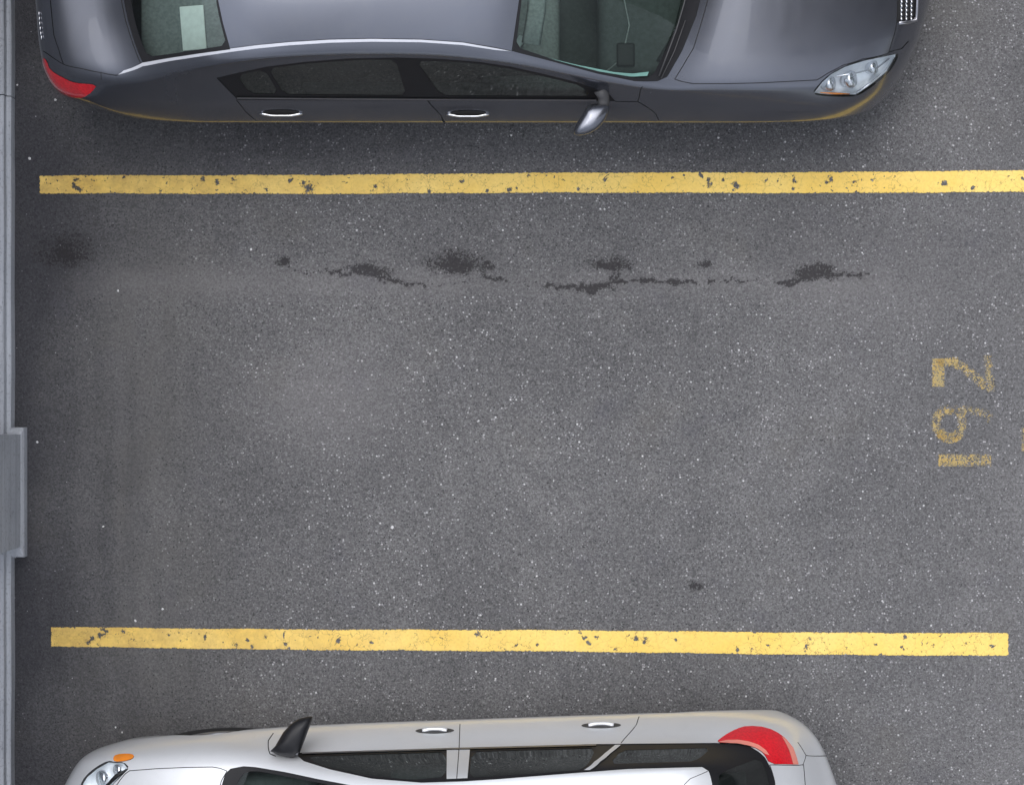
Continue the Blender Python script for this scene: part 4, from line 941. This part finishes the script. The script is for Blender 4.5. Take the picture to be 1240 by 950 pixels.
    c.region('rear_window', rnd([(873,960),(869,941),(876,933),(921,916),(930,936),(934,960),(938,1120),(880,1120)]), 'hatch_glass', -.004, centre=True)
    c.region('side_window', rnd([(384,924),(372,914.5),(540,909),(540,939),(500,943),(440,937)]), 'dark_glass', -.004)
    c.region('side_window', rnd([(571,909),(722,904),(707,930.5),(640,936),(568,940.5)]), 'dark_glass', -.004)
    c.region('side_window', rnd([(752,907),(862,904),(842,920.5),(738,923.5)]), 'dark_glass', -.004)
    c.region('window_frame', [(541,907.5),(569,907),(566,941.5),(541,942.5)], 'silver_paint', .001)
    c.region('window_frame', [(745,901.5),(752,901.5),(714,932),(707,932)], 'silver_paint', .002)
    c.region('belt_moulding', [(366,911.3),(540,906.2),(722,901.6),(722,903),(540,907.8),(366,913)], 'satin_metal', .005)
    c.region('window_surround', [(356,911),(540,905),(722,900.2),(866,898.8),(893,900),(908,903),(918,909),(926,916),(931,925),(938,945),(942,1000),(944,1120),(872,1120),(864,960),(858,933),(850,928),(760,930.5),(681,936.5),(600,943),(560,945.5),(510,947),(450,942),(400,931),(368,921)], 'black_trim', -.003, centre=True)
    c.region('lamp_strip', [(869,898.3),(880,896),(893,895.6),(906,897.5),(918,901.5),(927,908),(931,914),(926,912.5),(915,905.5),(904,902),(893,900.3)], 'clear_red', .004)
    c.region('lamp_highlight', [(946,891),(951,894),(960,905),(966.5,925),(960,925),(955,908)], 'clear_red', .004)  # pale strip painted as a highlight on the lamp's edge
    c.region('taillight', rnd([(866,899),(878,889.5),(892,882),(905,878.3),(928,880),(947,889.5),(959,903),(966,925),(932,924.5),(925,912),(915,904.5),(893,899.8)]), 'red_lens', .003)
    c.region('indicator', rnd([(137,918),(140,913.5),(155,912),(163,914),(161,918.5),(150,921.5),(139,922)]), 'amber', .004)
    c.region('headlight', rnd([(97,950),(103,939),(116,928),(131,920),(139,922),(150,922),(157,929),(148,938),(128,960),(118,985),(95,985)]), 'lens', .001)
    c.region('bonnet', [(128,1120),(124,1000),(132,962),(152,936),(157,932.5),(190,930),(224,928.5),(257,928),(266,929.5),(275,933),(268,945),(264,960),(264,1120)], 'silver_paint', centre=True, seam=1.0)
    c.region('tailgate', [(944,1120),(942,1000),(938,945),(932,925.5),(966,926),(973,925),(976,960),(979,1120)], 'silver_paint', centre=True, seam=.9)
    D_ = sh.S(sh.U, sh.V)
    def u_at(X, Z):
        dd = np.where(sh.V < 4, (D_[..., 0] - X) ** 2 + (D_[..., 2] - Z) ** 2, 9e9); i, j = np.unravel_index(np.argmin(dd), dd.shape); return sh.U[i, j], sh.V[i, j]
    def xof(q): u, v = sh.inv(q); return sh.S(u, v)[0]
    def odense(p):
        out = []
        for A, B in zip(p, p[1:]):
            A, B = np.array(A, float), np.array(B, float); k = max(1, int(np.hypot(*(B - A)) / 14))
            out += [tuple(A + (B - A) * j / k) for j in range(k)]
        return out + [p[-1]]
    for pts, bl, br in (([(331,889),(325,897),(327,911.5),(366,911),(540,905),(556,904.5),(556,882)], 1.0, -.02), ([(556,882),(556,904.5),(722,900.2),(752,899),(770,876),(773,870)], -.02, -.80)):
        up = [sh.inv(q) for q in odense(pts)]
        c.region('door', up + [u_at(br, .5), u_at(br, .28), u_at(bl, .28), u_at(bl, .5)], 'silver_paint', uv=True)
    c.seam([(331,887),(325,896),(327,912),(334,915)], 1.2); c.seam([(557,876),(556,904),(553,944)], 1.0); c.seam([(774,867),(771,876),(752,899)], 1.0)
    c.seam([(857,933),(836,942),(828,950),(824,975)], .8); c.seam([(976,914),(972,926)], .8)
    c.seam([(966,898),(976,914),(1003,913)], .8)
    c.seam([(310,928),(340,933),(330,914)], .6) if False else None
    c.build('silver_paint')
    bm = bmesh.new(); bm_box(bm, (0, 0, .23), (3.8, 1.45, .04), .01, 1); frombm('underbody', bm, M['interior'], root)
    wheels(root, WHL, .31, (.668, .64)); wheel_wells(root, WHL, .31, .76)
    bm = bmesh.new(); bm_box(bm, (1.0, 0, .76), (.5, 1.3, .26), .07, 4); frombm('dashboard', bm, M['interior'], root)
    for y in (-.35, .35): seat(root, .12, y, .48, z=.46, tilt=.25)
    seat(root, -.75, 0, 1.2, z=.46, n=3, tilt=.25); steering(root, .62, -.35, .88)
    bm = bmesh.new(); bm_box(bm, (-1.35, 0, .90), (.5, 1.15, .03), .01, 2); frombm('parcel_shelf', bm, M['interior_grey'], root)
    hl = [o for o in root.children if o.name.startswith('headlight')]; near = [o for o in hl if o.data.vertices[0].co.y < 0]; near = near[0]; far = [o for o in hl if o is not near][0]
    def both(bm, name, m, n_, f_):
        o = frombm(name, bm, M[m], n_); mirror_copy(o, f_); return o
    bm = bmesh.new(); hp = [(100,948),(105,940),(117,930),(131,922),(149,923),(154,929),(146,938),(128,958),(117,980),(98,980)]
    cc, _ = c.at((122, 945)); ro = [c.at(q, -.004)[0] for q in dense(hp, 8)]; ri = [p.lerp(cc, .15) - Vector((.01, 0, .03)) for p in ro]
    vo = [bm.verts.new(p) for p in ro]; vi = [bm.verts.new(p) for p in ri]; n = len(vo)
    for k in range(n): bm.faces.new((vo[k], vo[(k + 1) % n], vi[(k + 1) % n], vi[k]))
    bm.faces.new(vi); both(bm, 'reflector', 'lamp_bowl', near, far)
    bm = bmesh.new()
    for q, r_ in (((118, 942), .05), ((138, 931), .035)):
        p, _n = c.at(q, -.02); bm_tube(bm, [p - Vector((.05, 0, .05)), p - Vector((.01, 0, .015)), p + Vector((.004, 0, -.004))], [r_ * .7, r_, r_ * .85], 20)
    both(bm, 'lamp_barrel', 'chrome', near, far)
    bm = bmesh.new(); P = [c.at(q, -.006)[0] for q in ((127, 952), (140, 939), (153, 931))]; bm_tube(bm, P, [.007, .012, .006], 10, flat=.5); both(bm, 'bezel', 'black_trim', near, far)
    # recessed black handle cups with bright pulls
    for (x0, x1, y) in ((503, 550, 884.3), (704, 752, 877.8)):
        bm = bmesh.new(); n = 28; R1 = []; 
        for ring_, (k_, off) in enumerate(((1, .0015), (.72, .003))):
            R1.append([bm.verts.new(c.at(((x0 + x1) / 2 + (x1 - x0) / 2 * k_ * math.cos(t * 2 * math.pi / n), y + 3.5 * k_ * math.sin(t * 2 * math.pi / n) - .012 * (x1 - x0) * math.cos(t * 2 * math.pi / n) * .5), off)[0]) for t in range(n)])
        for k in range(n): bm.faces.new((R1[0][k], R1[0][(k + 1) % n], R1[1][(k + 1) % n], R1[1][k]))
        bm.faces.new(R1[1]); cup = frombm('handle_cup', bm, M['grey_plastic'], root); cup2 = mirror_copy(cup, root)
        o = handle(c, x0 + 9, x1 - 9, lambda t: y + .3 - .3 * t, 'silver_paint', lift=.012, thick=.011)
    # mirror: black, angular, folded out to a point
    bm = bmesh.new(); outl = [(327,909),(333,903),(343,886),(352,876),(362,869.5),(372,867),(378.5,866.8),(377,874),(371,890),(365,906),(361,915),(352,917),(338,914)]
    cx = sum(p[0] for p in outl) / len(outl); cy = sum(p[1] for p in outl) / len(outl)
    def lay(k, zz): return [bm.verts.new(c.loc(cx + (p[0] - cx) * k, cy + (p[1] - cy) * k, zz)) for p in outl]
    Ls = [lay(.6, .93), lay(.93, .945), lay(1, .98), lay(.985, 1.02), lay(.9, 1.05), lay(.7, 1.07), lay(.35, 1.08)]
    for A, B in zip(Ls, Ls[1:]):
        for k in range(len(A)): bm.faces.new((A[k], A[(k + 1) % len(A)], B[(k + 1) % len(A)], B[k]))
    bm.faces.new(Ls[0]); bm.faces.new(Ls[-1]); mr_ = frombm('wing_mirror', bm, M['black_trim'], root); mf = mirror_copy(mr_, root)
    bm = bmesh.new(); P = [c.loc(376, 869, 1.03), c.loc(370, 884, 1.04), c.loc(364, 900, 1.05), c.loc(359, 913, 1.05)]; bm_tube(bm, P, .006, 8); both(bm, 'bezel', 'satin_metal', mr_, mf)
    return c
HAT = hatch()

# ------------------------------------------------------------------ small pale chips of stone and litter on the asphalt
M['chip'] = simple('chip', (.62, .61, .62), .8, bump=.3, scale=200, var=.15)
chips = [(475, 638, 4.2, 'largest pale stone chip, lying alone in the empty bay above the lower yellow line'),
 (164, 751, 3.6, 'pale stone chip just above the lower yellow line near its left end'), (197, 737, 3.0, 'small pale chip above the lower yellow line, right of a bigger one'),
 (36, 192, 3.6, 'pale stone chip between the wall and the left end of the upper yellow line'), (67, 121, 3.2, 'pale stone chip just below the red tail lamp of the dark sedan'),
 (143, 352, 2.8, 'pale stone chip right of the dark stain below the upper yellow line'), (125, 637, 2.8, 'pale stone chip right of the wall pilaster foot'),
 (304, 302, 3.2, 'pale stone chip above the first small crack left of the crack row'), (21, 103, 2.6, 'pale stone chip against the wall foot beside the sedan tail'),
 (148, 886, 2.6, 'pale stone chip off the front wing of the silver hatchback, right one of a pair'), (140, 880, 2.4, 'pale stone chip off the front wing of the silver hatchback, left one of a pair'),
 (45, 535, 3.0, 'pale stone chip beside the upper corner of the wall pilaster'), (619, 164, 3.0, 'pale stone chip between the sedan doors and the upper yellow line'),
 (870, 167, 2.8, 'pale stone chip below the front wheel of the dark sedan'), (1044, 306, 2.2, 'pale stone chip above the right end of the crack row')]
for k, (x, y, s, lab) in enumerate(chips):
    bm = bmesh.new(); bmesh.ops.create_icosphere(bm, subdivisions=2, radius=1)
    for v in bm.verts: v.co *= 1 + random.uniform(-.28, .2)
    r = s / PPM / 2; p = gp(x, y)
    bmesh.ops.scale(bm, vec=(r, r * random.uniform(.6, 1), r * .45), verts=bm.verts); bmesh.ops.rotate(bm, cent=(0, 0, 0), matrix=Matrix.Rotation(random.uniform(0, 3), 3, 'Z'), verts=bm.verts)
    o = frombm('stone_chip', bm, M['chip'], smooth=False); o.location = (p.x, p.y, r * .3)
    tag(o, lab, 'stone chip', 'loose pale stone chips')

# ------------------------------------------------------------------ unseen block added outside the frame to put a dark reflection on the sedan's bonnet
M['render_wall'] = simple('render_wall', (.16, .155, .15), .85, bump=.3, scale=8, var=.15)
blk = empty('reflection_block', (14.0, 9.5, 0)); tag(blk, 'unseen dark block added outside the frame for the bonnet reflection', 'added building')
bm = bmesh.new(); bm_box(bm, (0, 0, 12), (11, 17, 24), .0); frombm('wall', bm, M['render_wall'], blk, smooth=False)
for fl in range(7):
    for k in range(5):
        bm = bmesh.new(); bm_box(bm, (-5.51, -6.6 + 3.3 * k, 2.2 + 3.2 * fl), (.06, 1.6, 1.5), .01, 1); w_ = frombm('window', bm, M['black_trim'], blk, smooth=False)
